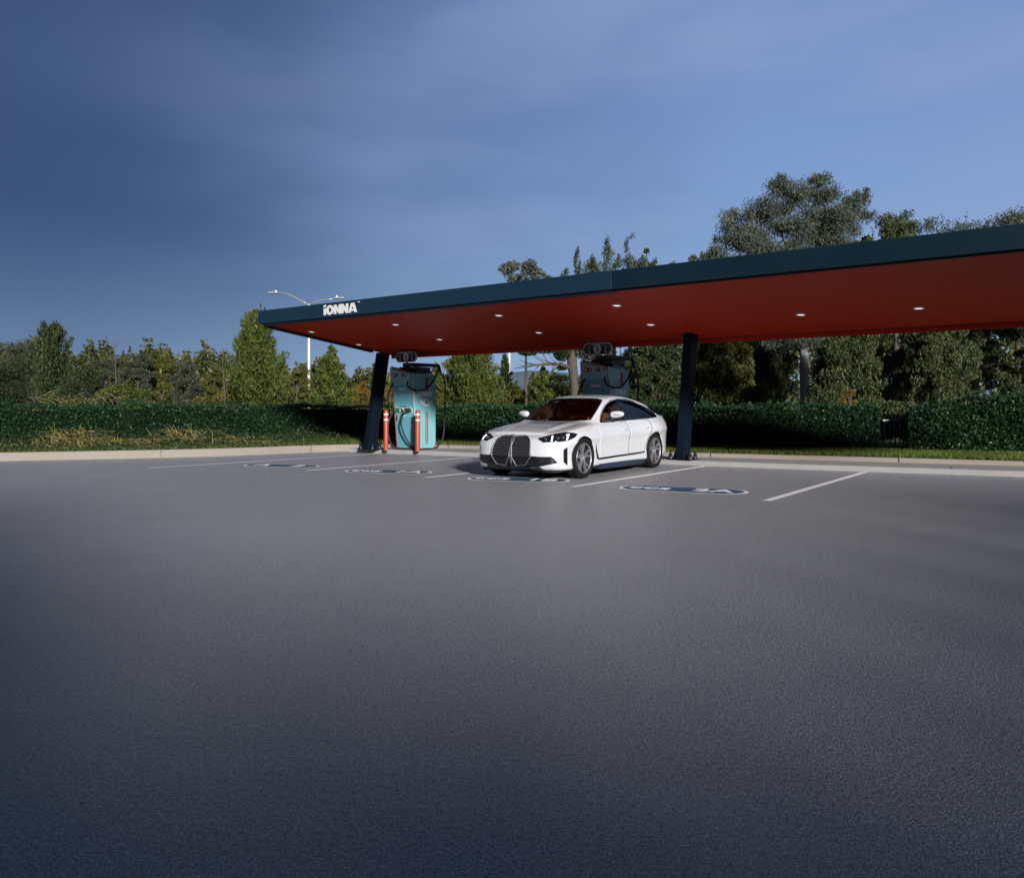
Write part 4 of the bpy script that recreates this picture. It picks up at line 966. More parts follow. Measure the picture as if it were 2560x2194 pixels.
straw(262, 1100, 19.3, 0.88, 0.42, 104, 'flattened dry weeds just right of the largest straw heap')
straw(352, 1108, 19.6, 0.66, 0.38, 96, 'small dry straw tuft between the two large heaps')
straw(462, 1095, 20.4, 0.88, 0.68, 168, 'round bushy heap of dry weeds in the middle of the left hedge')
straw(570, 1110, 20.8, 0.77, 0.38, 56, 'thin dry weeds right of the round bushy heap')
straw(640, 1112, 21.2, 0.99, 0.32, 56, 'low dry weeds near where the kerb bends')
straw(925, 1108, 23.2, 0.33, 0.30, 32, 'dry weeds at the foot of the leaning left column', .8)
# ---- pale bare branches in the left shrubs
for x_, y_, d_, lab in ((135, 1000, 31, 'pale bare branches lying in the far left shrubs above the hedge'), (250, 1000, 30, 'pale grass plumes above the hedge left of the middle')):
    p = P(x_, 1018, d_); r_ = thing('bare_branches', lab, 'branches', (p.x, p.y, GZ), 0); mb = MB()
    for i in range(16):
        a = rng.uniform(-1.2, 1.2); l_ = rng.uniform(.5, 1.3); x0 = rng.uniform(-.9, .9); z0_ = rng.uniform(.9, 1.3)
        mb.tube([(x0, 0, z0_), (x0+math.sin(a)*l_*.5, -.1, z0_+.25*l_), (x0+math.sin(a)*l_, -.2, z0_+.35*l_)], [.016, .012, .005], 4)
    mb.build('twigs', mat('pale twig', (.17, .14, .09), .9, var=.3), r_, True)

# ---- unseen tree row added behind the viewer, heights shaped to shade the near asphalt
proto = None; X = -17.0; i = 0; RY = -15.0
while X < 14:
    Ye = min(9.3 if X < 0 else 10.5, (4.0+.165*X*X if X < 0 else 4.0+.23*X*X)+.15*math.sin(i*2.1)); h_ = (Ye-RY)/3.22; xs_ = X+(.3/.954)*(Ye-RY)
    if proto is None:
        proto = thing('added_shade_tree', 'unseen columnar tree added behind the viewer to shade the near asphalt', 'tree', (0, 0, 0), 0, 'unseen shade trees added behind the viewer')
        lvp = Leaves(); n_ = 1800; z = rng.uniform(.02, 1, n_)**.9; a = rng.uniform(0, 6.283, n_); rr_ = .085*np.clip(1.9*(1-z)**.6, 0, 1)*rng.uniform(.75, 1.25, n_)
        lvp.add(np.stack([rr_*np.cos(a), rr_*np.sin(a), z], 1), rng.normal(size=(n_, 3))+np.array([0, 0, .8]), U(.02, .045, n_), U(.010, .02, n_), .4+rng.normal(0, .2, n_))
        lvp.build('crown', PAL['dark'], proto)
        MB().tube([(0, 0, 0), (0, 0, .3), (0, 0, .6), (0, 0, .86), (0, 0, .97)], [.06, .08, .08, .075, .05], 12).build('trunk', M['darkcore'], proto, True); t_ = proto; kids = list(proto.children)  # oversized solid core, added so the crown blocks the sun
    else:
        t_ = proto.copy(); COL.objects.link(t_)
        for ch in kids: c_ = ch.copy(); COL.objects.link(c_); c_.parent = t_
    t_.location = (xs_, RY+.3*math.sin(i*1.7), 0); t_.scale = (8.5, 8.5, h_*1.01)
    X += .85; i += 1
# ------------------------------------------------------------------ car
def car_paint():
    m = mat('pearl white paint', (.475, .50, .545), .24, 0, .5, coat=1.0); b = m.node_tree.nodes['Principled BSDF']; b.inputs['Coat Roughness'].default_value = .03; return m
def glass_mat(name, tint, gl=.55):
    m = bpy.data.materials.new(name); m.use_nodes = True; nt = m.node_tree; nt.nodes.clear()
    tr = nt.nodes.new('ShaderNodeBsdfTransparent'); tr.inputs[0].default_value = (*tint, 1); gs = nt.nodes.new('ShaderNodeBsdfGlossy'); gs.inputs['Roughness'].default_value = .015
    gs.inputs[0].default_value = (.9, .9, .9, 1)
    fr = nt.nodes.new('ShaderNodeFresnel'); fr.inputs[0].default_value = 1.5
    mx = nt.nodes.new('ShaderNodeMixShader'); fm = mth(nt, 'MULTIPLY', fr.outputs[0], gl, clamp=True); nt.links.new(fm, mx.inputs[0]); nt.links.new(tr.outputs[0], mx.inputs[1]); nt.links.new(gs.outputs[0], mx.inputs[2])
    o = nt.nodes.new('ShaderNodeOutputMaterial'); nt.links.new(mx.outputs[0], o.inputs[0]); return m
PAINT = car_paint(); GLASS = glass_mat('tinted glass', (.46, .46, .48)); GLASSR = glass_mat('privacy glass', (.10, .11, .12), 1.0)
GB = mat('gloss black', (.006, .007, .010), .12, spec=.5); CHROME = mat('dark chrome', (.42, .42, .44), .22, 1.0); TAN = mat('tan leather', (.42, .17, .07), .55, var=.08, vscale=8)
RIM = mat('grey alloy', (.34, .35, .39), .38, .75); RIMD = mat('dark alloy pocket', (.018, .018, .022), .5); TYRE = mat('tyre rubber', (.006, .006, .007), .8, spec=.2, bump=.002, bscale=60)
DARKIN = mat('cabin trim', (.012, .010, .010), .8); LAMP = mat('headlamp light bar', (.85, .88, .95), .2, emit=(.9, .95, 1.0), estr=.9); AMBER = mat('amber reflector', (.75, .25, .01), .3)
SATIN = mat('satin grille surround', (.24, .24, .26), .42, .7)
GAP = mat('panel gap', (.10, .10, .105), .8)
SILL = mat('sill black gloss', (.012, .016, .026), .16, spec=.6)
fw = Vector((-.566, -.824, 0)).normalized(); lf = Vector((-fw.y, fw.x, 0)) * 1.0
lf = Vector((0, 0, 1)).cross(fw)
car_loc = Vector((1.285, 15.19, 0)); car_rz = math.atan2(fw.y, fw.x)
car = thing('electric_sedan', 'pearl white four door fastback with tall twin grille parked under the canopy', 'car', car_loc, car_rz)
CW = Matrix.Translation(car_loc) @ Matrix.Rotation(car_rz, 4, 'Z'); CI = CW.inverted()
def cr1(xs, ys, x):           # smooth monotone-ish interpolation
    xs = np.asarray(xs, float); ys = np.asarray(ys, float)
    if xs[0] > xs[-1]: xs = xs[::-1]; ys = ys[::-1]
    m_ = np.gradient(ys, xs); x = np.clip(x, xs[0], xs[-1]); i = np.clip(np.searchsorted(xs, x)-1, 0, len(xs)-2); h_ = xs[i+1]-xs[i]; t = (x-xs[i])/h_
    return (2*t**3-3*t**2+1)*ys[i]+(t**3-2*t**2+t)*h_*m_[i]+(-2*t**3+3*t**2)*ys[i+1]+(t**3-t**2)*h_*m_[i+1]
# plan outline at the widest level
op = np.array([(2.30, 0), (2.295, .20), (2.285, .40), (2.25, .60), (2.165, .765), (1.985, .865), (1.76, .908), (1.43, .925), (1.1, .917), (.6, .905), (0, .900), (-.6, .900), (-1.0, .910), (-1.43, .930), (-1.8, .915), (-2.05, .875), (-2.27, .78), (-2.40, .62), (-2.455, .35), (-2.47, 0)])
sl_ = np.concatenate([[0], np.cumsum(np.linalg.norm(np.diff(op, axis=0), axis=1))]); NS = 300
ss = np.linspace(0, sl_[-1], NS); OX = cr1(sl_, op[:, 0], ss); OY = cr1(sl_, op[:, 1], ss); OY[0] = 0; OY[-1] = 0
tx, ty = np.gradient(OX), np.gradient(OY); ln_ = np.hypot(tx, ty); NX, NY = ty/ln_, -tx/ln_; NX[0], NY[0], NX[-1], NY[-1] = 1, 0, -1, 0
TK = [0, .04, .12, .25, .40, .55, .66, .70, .74, .80, .88, .95, 1.0]
side_in = [.075, .035, .020, .026, .028, .020, .004, .0, .010, .026, .052, .088, .118]
fr_in = [.13, .07, .03, .005, .0, .010, .025, .034, .045, .064, .10, .165, .245]
re_in = [.20, .12, .06, .02, .0, .0, .018, .025, .032, .045, .06, .065, .05]
ztop_x = ([2.4, 2.1, 1.9, 1.7, 1.43, 1.1, .8, .5, 0, -.8, -1.43, -1.9, -2.2, -2.47], [.745, .755, .785, .815, .850, .890, .915, .930, .945, .965, .985, 1.00, 1.015, 1.03])
zbot_x = ([2.4, 2.0, 1.2, .9, -1.0, -1.3, -1.9, -2.47], [.165, .160, .160, .165, .175, .18, .22, .27])
KN = 48; V = []
kk_ = np.linspace(0, 1, KN)
for k in kk_:
    si, fi, ri = cr1(TK, side_in, k), cr1(TK, fr_in, k), cr1(TK, re_in, k)
    wf = np.clip(NX, 0, 1)**2; wr = np.clip(-NX, 0, 1)**2; ins_ = si*(1-wf-wr)+fi*wf+ri*wr
    # keep greenhouse shoulders and wheel-arch haunches
    haunch = .030*np.exp(-((OX+1.5)/.5)**2)*np.exp(-((k-.85)/.2)**2)+.020*np.exp(-((OX-1.43)/.4)**2)*np.exp(-((k-.9)/.2)**2)
    ins_ = ins_-haunch
    x = OX-NX*ins_; y = OY-NY*ins_
    zt_ = cr1(*ztop_x, OX); zb_ = cr1(*zbot_x, OX); z = zb_+(zt_-zb_)*k
    y[0] = 0; y[-1] = 0
    # blade of the lower door catches light: shallow concave
    V.append(np.stack([x, y, z], 1))
V = np.array(V)                                # (KN, NS, 3)
# hood and roof sheet
Tx = [2.3, 2.06, 1.95, 1.75, 1.5, 1.25, 1.05, .97, .80, .6, .4, .2, .05, -.15, -.4, -.7, -1.0, -1.3, -1.6, -1.9, -2.15, -2.34, -2.45]
Tz = [.745, .765, .800, .850, .893, .925, .945, .958, 1.055, 1.165, 1.268, 1.355, 1.402, 1.432, 1.447, 1.438, 1.405, 1.345, 1.262, 1.170, 1.095, 1.060, 1.045]
hoodY = [(1, 0), (.95, .16), (.88, .40), (.78, .62), (.62, .80), (.42, .92), (.2, .985), (0, 1)]
cabY = [(1, 0), (.985, .10), (.955, .28), (.915, .47), (.865, .66), (.815, .80), (.74, .895), (.62, .945), (.42, .98), (.2, .996), (0, 1)]
QN = 40; q = np.linspace(0, 1, QN)
def secttab(tab):
    t = np.array(tab); s = np.concatenate([[0], np.cumsum(np.hypot(np.diff(t[:, 0]), np.diff(t[:, 1])))]); s /= s[-1]
    return cr1(s, t[:, 0], q), cr1(s, t[:, 1], q)
hy, hz_ = secttab(hoodY); cy_, cz_ = secttab(cabY)
def sstep(a, b, x): t = min(1, max(0, (x-a)/(b-a))); return t*t*(3-2*t)
edge = V[-1]; top = np.zeros((NS, 2*QN-1, 3))
for i in range(NS):
    xe, ye, ze = edge[i]; T_ = max(float(cr1(Tx, Tz, xe)), ze)
    c = sstep(1.15, .65, xe) if xe > -1 else 1-sstep(-1.5, -2.25, xe) if False else (1-sstep(1.4, 2.2, -xe))
    yy = (hy*(1-c)+cy_*c)*ye; zz = ze+(T_-ze)*(hz_*(1-c)+cz_*c)
    if 1.0 < xe < 2.1:      # hood creases
        yn = yy/max(ye, .01); fd = sstep(1.0, 1.2, xe)*sstep(2.05, 1.7, xe); zz = zz+(.014*np.exp(-((yn-.56)/.10)**2)-.012*np.exp(-((yn-.74)/.10)**2))*fd
    top[i, :QN, 0] = xe; top[i, :QN, 1] = yy; top[i, :QN, 2] = zz
    top[i, QN:, 0] = xe; top[i, QN:, 1] = -yy[-2::-1]; top[i, QN:, 2] = zz[-2::-1]
# sweep the cowl back at the sides: windscreen is curved in plan
for i in range(NS):
    xe = edge[i][0]
    if .0 < xe < 1.3:
        yn = top[i, :, 1]/max(.01, edge[i][1]); top[i, :, 0] -= .16*(yn**2)*sstep(0, .5, xe)*sstep(1.3, .9, xe)*0.0
verts = []; faces = []
def vid(k, i, s):
    return ('L' if s > 0 else 'R', k, i)
idx = {}
def addv(key, co):
    if key not in idx: idx[key] = len(verts); verts.append(tuple(co))
    return idx[key]
ARCH = [(1.43, .405), (-1.43, .405)]; WR_ = .372; WZ = .345
def in_arch(x, z): return any(math.hypot(x-ax, z-WZ) < WR_ for ax, _ in ARCH)
def lowface_keep(c): return not in_arch(c[0], c[2]) or abs(c[1]) < .5
# snap vertices to the arch rim
dx_ = .022
for ax, _ in ARCH:
    rx_ = V[..., 0]-ax; rz2 = V[..., 2]-WZ; rr = np.hypot(rx_, rz2); msk = (np.abs(rr-WR_) < .013) & (np.abs(V[..., 1]) > .5)
    f_ = np.where(msk, WR_/np.maximum(rr, 1e-6), 1); V[..., 0] = np.where(msk, ax+rx_*f_, V[..., 0]); V[..., 2] = np.where(msk, WZ+rz2*f_, V[..., 2])
full_faces = []; keep_faces = []; glass_tags = []
DLO = [(.63, .938), (.52, 1.035), (.36, 1.150), (.18, 1.245), (-.02, 1.312), (-.30, 1.348), (-.62, 1.345), (-.95, 1.300), (-1.28, 1.220), (-1.55, 1.125), (-1.70, 1.050), (-1.66, 1.015), (-1.2, .993), (-.5, .972), (.2, .952)]
WS = [(.985, 0), (.965, .35), (.90, .60), (.84, .690), (.60, .655), (.35, .610), (.17, .565), (.15, .45), (.17, .25), (.175, 0), (.17, -.25), (.15, -.45), (.17, -.565), (.35, -.610), (.60, -.655), (.84, -.690), (.90, -.60), (.965, -.35)]
RG = [(-1.05, .40), (-1.9, .56), (-2.02, .3), (-2.05, 0), (-2.02, -.3), (-1.9, -.56), (-1.05, -.40), (-1.0, 0)]
def inpoly(x, y, poly):
    c = False; n = len(poly); j = n-1
    for i in range(n):
        xi, yi = poly[i]; xj, yj = poly[j]
        if (yi > y) != (yj > y) and x < (xj-xi)*(y-yi)/(yj-yi)+xi: c = not c
        j = i
    return c
for s in (1, -1):
    for k in range(KN-1):
        for i in range(NS-1):
            ks = [(k, i), (k, i+1), (k+1, i+1), (k+1, i)]
            ids = [addv((0 if i_ in (0, NS-1) else s, k_, i_), (V[k_, i_, 0], V[k_, i_, 1]*s, V[k_, i_, 2])) for k_, i_ in ks]
            if s > 0: pass
            else: ids = ids[::-1]
            if len(set(ids)) < 3: continue
            c = np.mean([verts[a] for a in ids], axis=0); full_faces.append(ids)
            if lowface_keep(c): keep_faces.append(ids)
for i in range(NS-1):
    for j in range(2*QN-2):
        ids = []
        for i_, j_ in ((i, j), (i+1, j), (i+1, j+1), (i, j+1)):
            if j_ == 0: key = (0 if i_ in (0, NS-1) else 1, KN-1, i_)
            elif j_ == 2*QN-2: key = (0 if i_ in (0, NS-1) else -1, KN-1, i_)
            elif i_ in (0, NS-1): key = (0, KN-1, i_)
            else: key = ('T', i_, j_)
            ids.append(addv(key, top[i_, j_]))
        u_ = list(dict.fromkeys(ids))
        if len(u_) < 3: continue
        u_ = u_[::-1]
        c = np.mean([verts[a] for a in u_], axis=0); full_faces.append(u_)
        xe = c[0]
        if abs(c[1]) > .35 and c[2] > .935 and inpoly(c[0], c[2], DLO) and abs(c[1]) > .5: continue
        if inpoly(c[0], c[1], WS): continue
        keep_faces.append(u_)
bvh = BVHTree.FromPolygons([Vector(v) for v in verts], full_faces)
body = mesh_obj('body', verts, keep_faces, PAINT, car, True)
bm = bmesh.new(); bm.from_mesh(body.data); bmesh.ops.recalc_face_normals(bm, faces=bm.faces)
bmesh.ops.delete(bm, geom=[v for v in bm.verts if not v.link_faces], context='VERTS'); bm.to_mesh(body.data); bm.free()
body.data.polygons.foreach_set('use_smooth', [True]*len(body.data.polygons))
sol = body.modifiers.new('thickness', 'SOLIDIFY'); sol.thickness = .012; sol.offset = -1
CAMC = CI @ Vector((0, 0, H))
def ray(o, d):
    loc, nor, _, _ = bvh.ray_cast(Vector(o), Vector(d).normalized())
    if loc is None: return None, None
    if nor.dot(Vector(d)) > 0: nor = -nor
    return loc, nor
def hit_px(x, y):
    r = Vector(((x-1280)/2000, 1, -(y-1018)/2000)); d = (CI.to_3x3() @ r).normalized(); return ray(CAMC, d)
def hit_side(x, z, s=1): return ray((x, 3*s, z), (0, -s, 0))
def hit_top(x, y): return ray((x, y, 4), (0, 0, -1))
def hit_front(y, z): return ray((6, y, z), (-1, 0, 0))
def rows_of(poly, nr, nc):
    """scanline grid inside a polygon: list of rows of (a,b) points"""
    b0, b1 = min(p[1] for p in poly), max(p[1] for p in poly); out = []
    for r in range(nr+1):
        b = b0+(b1-b0)*(r/nr); b = min(max(b, b0+1e-4*(b1-b0)), b1-1e-4*(b1-b0)); xs = []
        n = len(poly)
        for i in range(n):
            (xa, ya), (xb, yb) = poly[i], poly[(i+1) % n]
            if (ya > b) != (yb > b): xs.append(xa+(xb-xa)*(b-ya)/(yb-ya))
        if len(xs) < 2: continue
        l, h_ = min(xs), max(xs); out.append([(l+(h_-l)*c/nc, b) for c in range(nc+1)])
    return out
def patch(name, poly, hit, m, off=.003, nr=14, nc=16, mirror=False, parent=None, rim=True, smooth_=True, obj=True, sink=.02):
    g = []
    for row in rows_of(poly, nr, nc):
        rr_ = []; last = None
        for a, b in row:
            loc, nor = hit(a, b)
            if loc is None: rr_.append(last)
            else: last = (loc+nor*off, nor); rr_.append(last)
        for q_ in range(len(rr_)-1, -1, -1):
            if rr_[q_] is None and q_+1 < len(rr_): rr_[q_] = rr_[q_+1]
        if all(x is not None for x in rr_): g.append(rr_)
    objs = []
    for s in ((1, -1) if mirror else (1,)):
        v = [Vector((p.x, p.y*s, p.z)) for row in g for p, n in row]; base = len(v)
        v += [Vector(((p-n*sink).x, (p-n*sink).y*s, (p-n*sink).z)) for row in g for p, n in row] if rim else []
        w = nc+1; f = []; R_ = len(g)
        for r in range(R_-1):
            for c in range(nc): f.append((r*w+c, r*w+c+1, (r+1)*w+c+1, (r+1)*w+c))
        if rim:
            loop = [c for c in range(w)]+[r*w+nc for r in range(1, R_)]+[(R_-1)*w+c for c in range(nc-1, -1, -1)]+[r*w for r in range(R_-2, 0, -1)]
            for i in range(len(loop)): a, b = loop[i], loop[(i+1) % len(loop)]; f.append((b, a, base+a, base+b))
        me_o = mesh_obj(name, v, f, m, parent or car, smooth_)
        b_ = bmesh.new(); b_.from_mesh(me_o.data)
        n0 = g[len(g)//2][nc//2][1]; n0 = Vector((n0.x, n0.y*s, n0.z))
        b_.faces.ensure_lookup_table()
        if b_.faces[(R_//2)*nc+nc//2 if (R_//2)*nc+nc//2 < len(b_.faces) else 0].normal.dot(n0) < 0: bmesh.ops.reverse_faces(b_, faces=b_.faces)
        b_.to_mesh(me_o.data); b_.free(); me_o.data.polygons.foreach_set('use_smooth', [i < (R_-1)*nc for i in range(len(me_o.data.polygons))])
        objs.append(me_o)
    return objs
def path_tube(name, pts, hit, r, m, off=.0, closed=False, mirror=False, parent=None, n=6, sub=6):
    pp = []
    seq = list(pts)+([pts[0]] if closed else [])
    for a, b in zip(seq, seq[1:]):
        for i in range(sub): pp.append((a[0]+(b[0]-a[0])*i/sub, a[1]+(b[1]-a[1])*i/sub))
    if not closed: pp.append(seq[-1])
    out = []
    for a in pp:
        l, nn = hit(*a)
        if l is not None: out.append(l+nn*off)
    res = []
    for s in ((1, -1) if mirror else (1,)):
        res.append(MB().tube([Vector((p.x, p.y*s, p.z)) for p in out], r, n, closed=closed).build(name, m, parent or car, True))
    return res
# --- glazing
def gl_side(poly, m, name):
    return patch(name, poly, hit_side, m, off=-.006, nr=16, nc=26, mirror=True, rim=False)
def clip_x(poly, xa, xb):
    out = []
    for lim, sg in ((xa, 1), (xb, -1)):
        src = poly if not out else out; res = []
        for i in range(len(src)):
            p, q_ = src[i], src[(i+1) % len(src)]; ip, iq = (p[0]-lim)*sg >= 0, (q_[0]-lim)*sg >= 0
            if ip: res.append(p)
            if ip != iq: t = (lim-p[0])/(q_[0]-p[0]); res.append((lim, p[1]+(q_[1]-p[1])*t))
        out = res
    return out
gl_side(clip_x(DLO, -.30, .7), GLASS, 'front_side_window')
gl_side(clip_x(DLO, -1.8, -.37), GLASSR, 'rear_side_window')
patch('pillar_trim', clip_x(DLO, -.375, -.295), hit_side, GB, off=-.001, nr=12, nc=3, mirror=True)
path_tube('window_trim', DLO, hit_side, .0115, GB, off=-.001, closed=True, mirror=True)
path_tube('window_bright_strip', [(.655, .925), (.2, .938), (-.5, .958), (-1.2, .979), (-1.66, 1.0), (-1.735, 1.045), (-1.60, 1.135), (-1.45, 1.19)], hit_side, .006, CHROME, off=.004, mirror=True)
path_tube('window_bright_strip', [(.665, .93), (.535, 1.05), (.37, 1.167), (.185, 1.262), (-.02, 1.328), (-.30, 1.364), (-.62, 1.361), (-.95, 1.316)], hit_side, .005, CHROME, off=.002, mirror=True)
ws = patch('windscreen', WS, hit_top, GLASS, off=-.006, nr=30, nc=20, rim=False)
path_tube('windscreen_trim', WS, hit_top, .013, GB, off=-.002, closed=True, sub=5)
patch('rear_window', RG, hit_top, GB, off=.002, nr=20, nc=16)
# --- doors with their handles
fd = [(.80, .905), (.84, .80), (.86, .60), (.85, .38), (.78, .30), (-.32, .30), (-.335, .60), (-.325, .945)]
rd = [(-.345, .945), (-.355, .60), (-.34, .30), (-.93, .30), (-1.00, .42), (-1.10, .58), (-1.20, .70), (-1.24, .82), (-1.22, .965)]
FD = patch('front_door', fd, hit_side, PAINT, off=.0025, nr=26, nc=40, mirror=True, sink=.006)
RD = patch('rear_door', rd, hit_side, PAINT, off=.0025, nr=26, nc=30, mirror=True, sink=.006)
path_tube('door_gap', [(.812, .905), (.85, .80), (.87, .60), (.86, .375), (.79, .289)], hit_side, .0022, GAP, off=.0, mirror=True)
path_tube('door_gap', [(-.335, .955), (-.345, .60), (-.33, .295)], hit_side, .0024, GAP, off=.001, mirror=True)
path_tube('door_gap', [(-.93, .29), (-1.01, .415), (-1.11, .575), (-1.212, .70), (-1.252, .82), (-1.23, .975)], hit_side, .0022, GAP, off=.0, mirror=True)
for objs, hx in ((FD, -.12), (RD, -1.02)):
    for o, s in zip(objs, (1, -1)):
        l, nn = hit_side(hx, .775 if hx > -.5 else .80, s); mb = MB()
        mb.tube([l+nn*.003+Vector((.10, 0, -.004)), l+nn*.024+Vector((.06, 0, 0)), l+nn*.028, l+nn*.024+Vector((-.06, 0, .006)), l+nn*.003+Vector((-.10, 0, .008))], [.010, .017, .019, .017, .010], 8)
        mb.build('handle', PAINT, o, True)
        cup = [(l+nn*.006)+Vector((math.cos(a)*.085, 0, math.sin(a)*.022-.010)) for a in [2*math.pi*k/20 for k in range(20)]]
        cb = MB(); cb.add(cup+[p-nn*.008 for p in cup], [tuple(range(20)), tuple(range(39, 19, -1))]+[(i, 20+i, 20+(i+1) % 20, (i+1) % 20) for i in range(20)]); cb.build('handle_recess', mat('recess shadow paint', (.45, .45, .46), .5), o)
# --- bonnet shut line
path_tube('bonnet_gap', [(.93, .735), (1.25, .745), (1.6, .745), (1.85, .70), (1.98, .60)], hit_top, .0022, GAP, off=.0, mirror=True)
# --- lower trim
patch('side_trim', [(.965, .56), (.985, .56), (.925, .335), (-1.0, .355), (-1.02, .335), (-.97, .325), (.885, .300), (.905, .335)], hit_side, GB, off=.004, nr=2, nc=2) if False else None
patch('side_blade', [(1.005, .575), (.975, .52), (.885, .300), (.955, .300), (.99, .44)], hit_side, GB, off=.005, nr=12, nc=4, mirror=True, sink=.004)
patch('door_strip', [(.955, .318), (-.95, .352), (-1.0, .340), (-.93, .322), (.90, .286)], hit_side, GB, off=.0075, nr=6, nc=40, mirror=True, sink=.006)
for s in (1, -1):
    mb = MB(); pr = [(.895, .215), (.925, .150), (.905, .115), (.80, .115), (.80, .215)]
    xs_ = [1.02, .82, .3, -.5, -.92, -1.03]; sc = [(-.01, .45), (.0, .9), (0, 1), (0, 1), (0, .8), (-.02, .4)]
    n = len(pr); v = []
    for x, (dy, sz) in zip(xs_, sc): v += [Vector((x, s*(y+dy-.02*(1-sz)), .165+(z-.165)*sz)) for y, z in pr]
    f = [(k*n+i, k*n+(i+1) % n, (k+1)*n+(i+1) % n, (k+1)*n+i) for k in range(len(xs_)-1) for i in range(n)]+[tuple(range(n)), tuple(range(len(v)-1, len(v)-n-1, -1))]
    o = mesh_obj('side_skirt', v, f if s > 0 else [tuple(reversed(q_)) for q_ in f], SILL, car)
# underbody and wheel wells
mb = MB(); mb.box((-2.15, -.74, .13), (2.08, .74, .26)); mb.box((-1.0, -.84, .14), (1.0, .84, .24)); mb.build('underbody', DARKIN, car)
mb = MB()
for ax in (1.43, -1.43):
    for s in (1, -1):
        pts = [(ax+.372*math.cos(a), .345+.372*math.sin(a)) for a in [math.pi*(-.15)+math.pi*1.3*k/24 for k in range(25)]]
        v = []; 
        for x, z in pts: v += [(x, s*.895, z), (x, s*.60, z)]
        f = [(2*i, 2*i+1, 2*i+3, 2*i+2) for i in range(24)]
        c0 = len(v); v.append((ax, s*.60, .345)); f += [(2*i+1, 2*i+3, c0) for i in range(24)]
        mb.add(v, f)
mb.build('wheel_well', DARKIN, car)
# --- headlamps, grille, intakes
hl = [(1343, 1096), (1358, 1106.3), (1390, 1105.5), (1419, 1102), (1436, 1094), (1445, 1085.5), (1431, 1081), (1414, 1080.3), (1390, 1084), (1366, 1090)]
HL = patch('headlight', hl, hit_px, GB, off=.005, nr=14, nc=30, mirror=True, sink=.015)
for poly in ([(1378, 1091.5), (1383.5, 1090.5), (1383, 1093.5), (1380.5, 1104), (1377, 1104.3), (1379.5, 1094)], [(1414, 1087), (1423, 1085.4), (1422.5, 1088.5), (1418, 1100.3), (1414.5, 1101), (1417.5, 1090)]):
    for o, hh in zip(patch('light_bar', poly, hit_px, LAMP, off=.011, nr=10, nc=4, mirror=True, sink=.005), HL): o.parent = hh
for cxp, cyp in ((1395, 1096), (1408, 1094), (1364, 1097)):
    for o, hh in zip(patch('lens_ring', [(cxp+4.2*math.cos(a), cyp+4.0*math.sin(a)) for a in [2*math.pi*k/14+.1 for k in range(14)]], hit_px, mat('lamp lens', (.05, .06, .08), .08, .3), off=.008, nr=8, nc=6, mirror=True, sink=.003), HL): o.parent = hh
vent = [(1408.5, 1123), (1418.5, 1118.5), (1418.5, 1163), (1408.5, 1155)]
patch('air_curtain', vent, hit_px, GB, off=.004, nr=12, nc=4, mirror=True, sink=.01)
patch('marker_light', [(1438.5, 1124), (1442.5, 1122), (1440.5, 1138), (1438.5, 1154), (1435, 1155), (1436.5, 1138)], hit_px, AMBER, off=.004, nr=10, nc=3, mirror=True, sink=.004)
low = [(1279, 1140), (1326, 1139.8), (1379, 1141.5), (1394, 1157), (1349, 1166), (1361, 1176), (1279, 1180)]
LI = patch('lower_intake', [(1279, 1140), (1326, 1139.8), (1379, 1141.5), (1394, 1157), (1349, 1166), (1340, 1167.5), (1279, 1170)], hit_px, GB, off=.004, nr=16, nc=20, mirror=True, sink=.01)
patch('front_splitter', [(1279, 1169.5), (1345, 1167), (1350, 1167), (1362, 1176), (1279, 1182)], hit_px, mat('matt black plastic', (.012, .013, .016), .55), off=.003, nr=8, nc=20, mirror=True, sink=.01)
for yy_, xa, xb in ((1144.5, 1348, 1366), (1149.5, 1347, 1362), (1154, 1347, 1356)):
    path_tube('intake_fin', [(xa, yy_), (xb, yy_-.5)], hit_px, .004, CHROME, off=.010, mirror=True)
# grille shells
kid = [(1287, 1092), (1315, 1091.3), (1322, 1095), (1326.5, 1101.5), (1327, 1141.7), (1315, 1161), (1292, 1162), (1281, 1141.7), (1279.6, 1108), (1282, 1098)]
def proud(hit, e):
    def h(a, b):
        l, nn = hit(a, b); return (l+Vector((e, 0, 0)), nn) if l is not None else (None, None)
    return h
KB = patch('grille', kid, hit_px, GB, off=.018, nr=26, nc=12, mirror=True, sink=.03)
KF = path_tube('grille_frame', kid, hit_px, .0065, SATIN, off=.028, closed=True, mirror=True)
bars = []
rows = 12
for s, parent_ in ((1, KB[0]), (-1, KB[1])):
    mb = MB()
    for r in range(rows):
        y = 1096.0+r*3.85; off_ = 0 if r % 2 else 2.35
        for c in range(11):
            x = 1281.5+off_+c*4.7
            if not inpoly(x, y, [(1288, 1094), (1314, 1093.3), (1321, 1096.5), (1324.8, 1102), (1325.3, 1142), (1322, 1148), (1284, 1148), (1282.4, 1141), (1281.2, 1108), (1283.5, 1099)]): continue
            l, nn = hit_px(x, y)
            if l is None: continue
            l = l+nn*.026; w_, h_ = .0135, .0062
            t = Vector((0, 0, 1)).cross(nn).normalized(); u_ = Vector((0, 0, 1))
            pts = [l+t*w_*a+u_*h_*b for a, b in ((-1, 0), (-.5, -.9), (.5, -.9), (1, 0), (.5, .9), (-.5, .9))]
            pts = [Vector((p.x, p.y*s, p.z)) for p in pts]; bk_ = [p-Vector((.006, 0, 0)) for p in pts]
            mb.add(pts+bk_, [tuple(range(6)) if s > 0 else tuple(range(5, -1, -1)), tuple(range(11, 5, -1)) if s > 0 else tuple(range(6, 12))]+[(i, 6+i, 6+(i+1) % 6, (i+1) % 6) for i in range(6)])
    mb.build('grille_mesh', mat('grille silver', (.17, .175, .19), .4, .7), parent_)
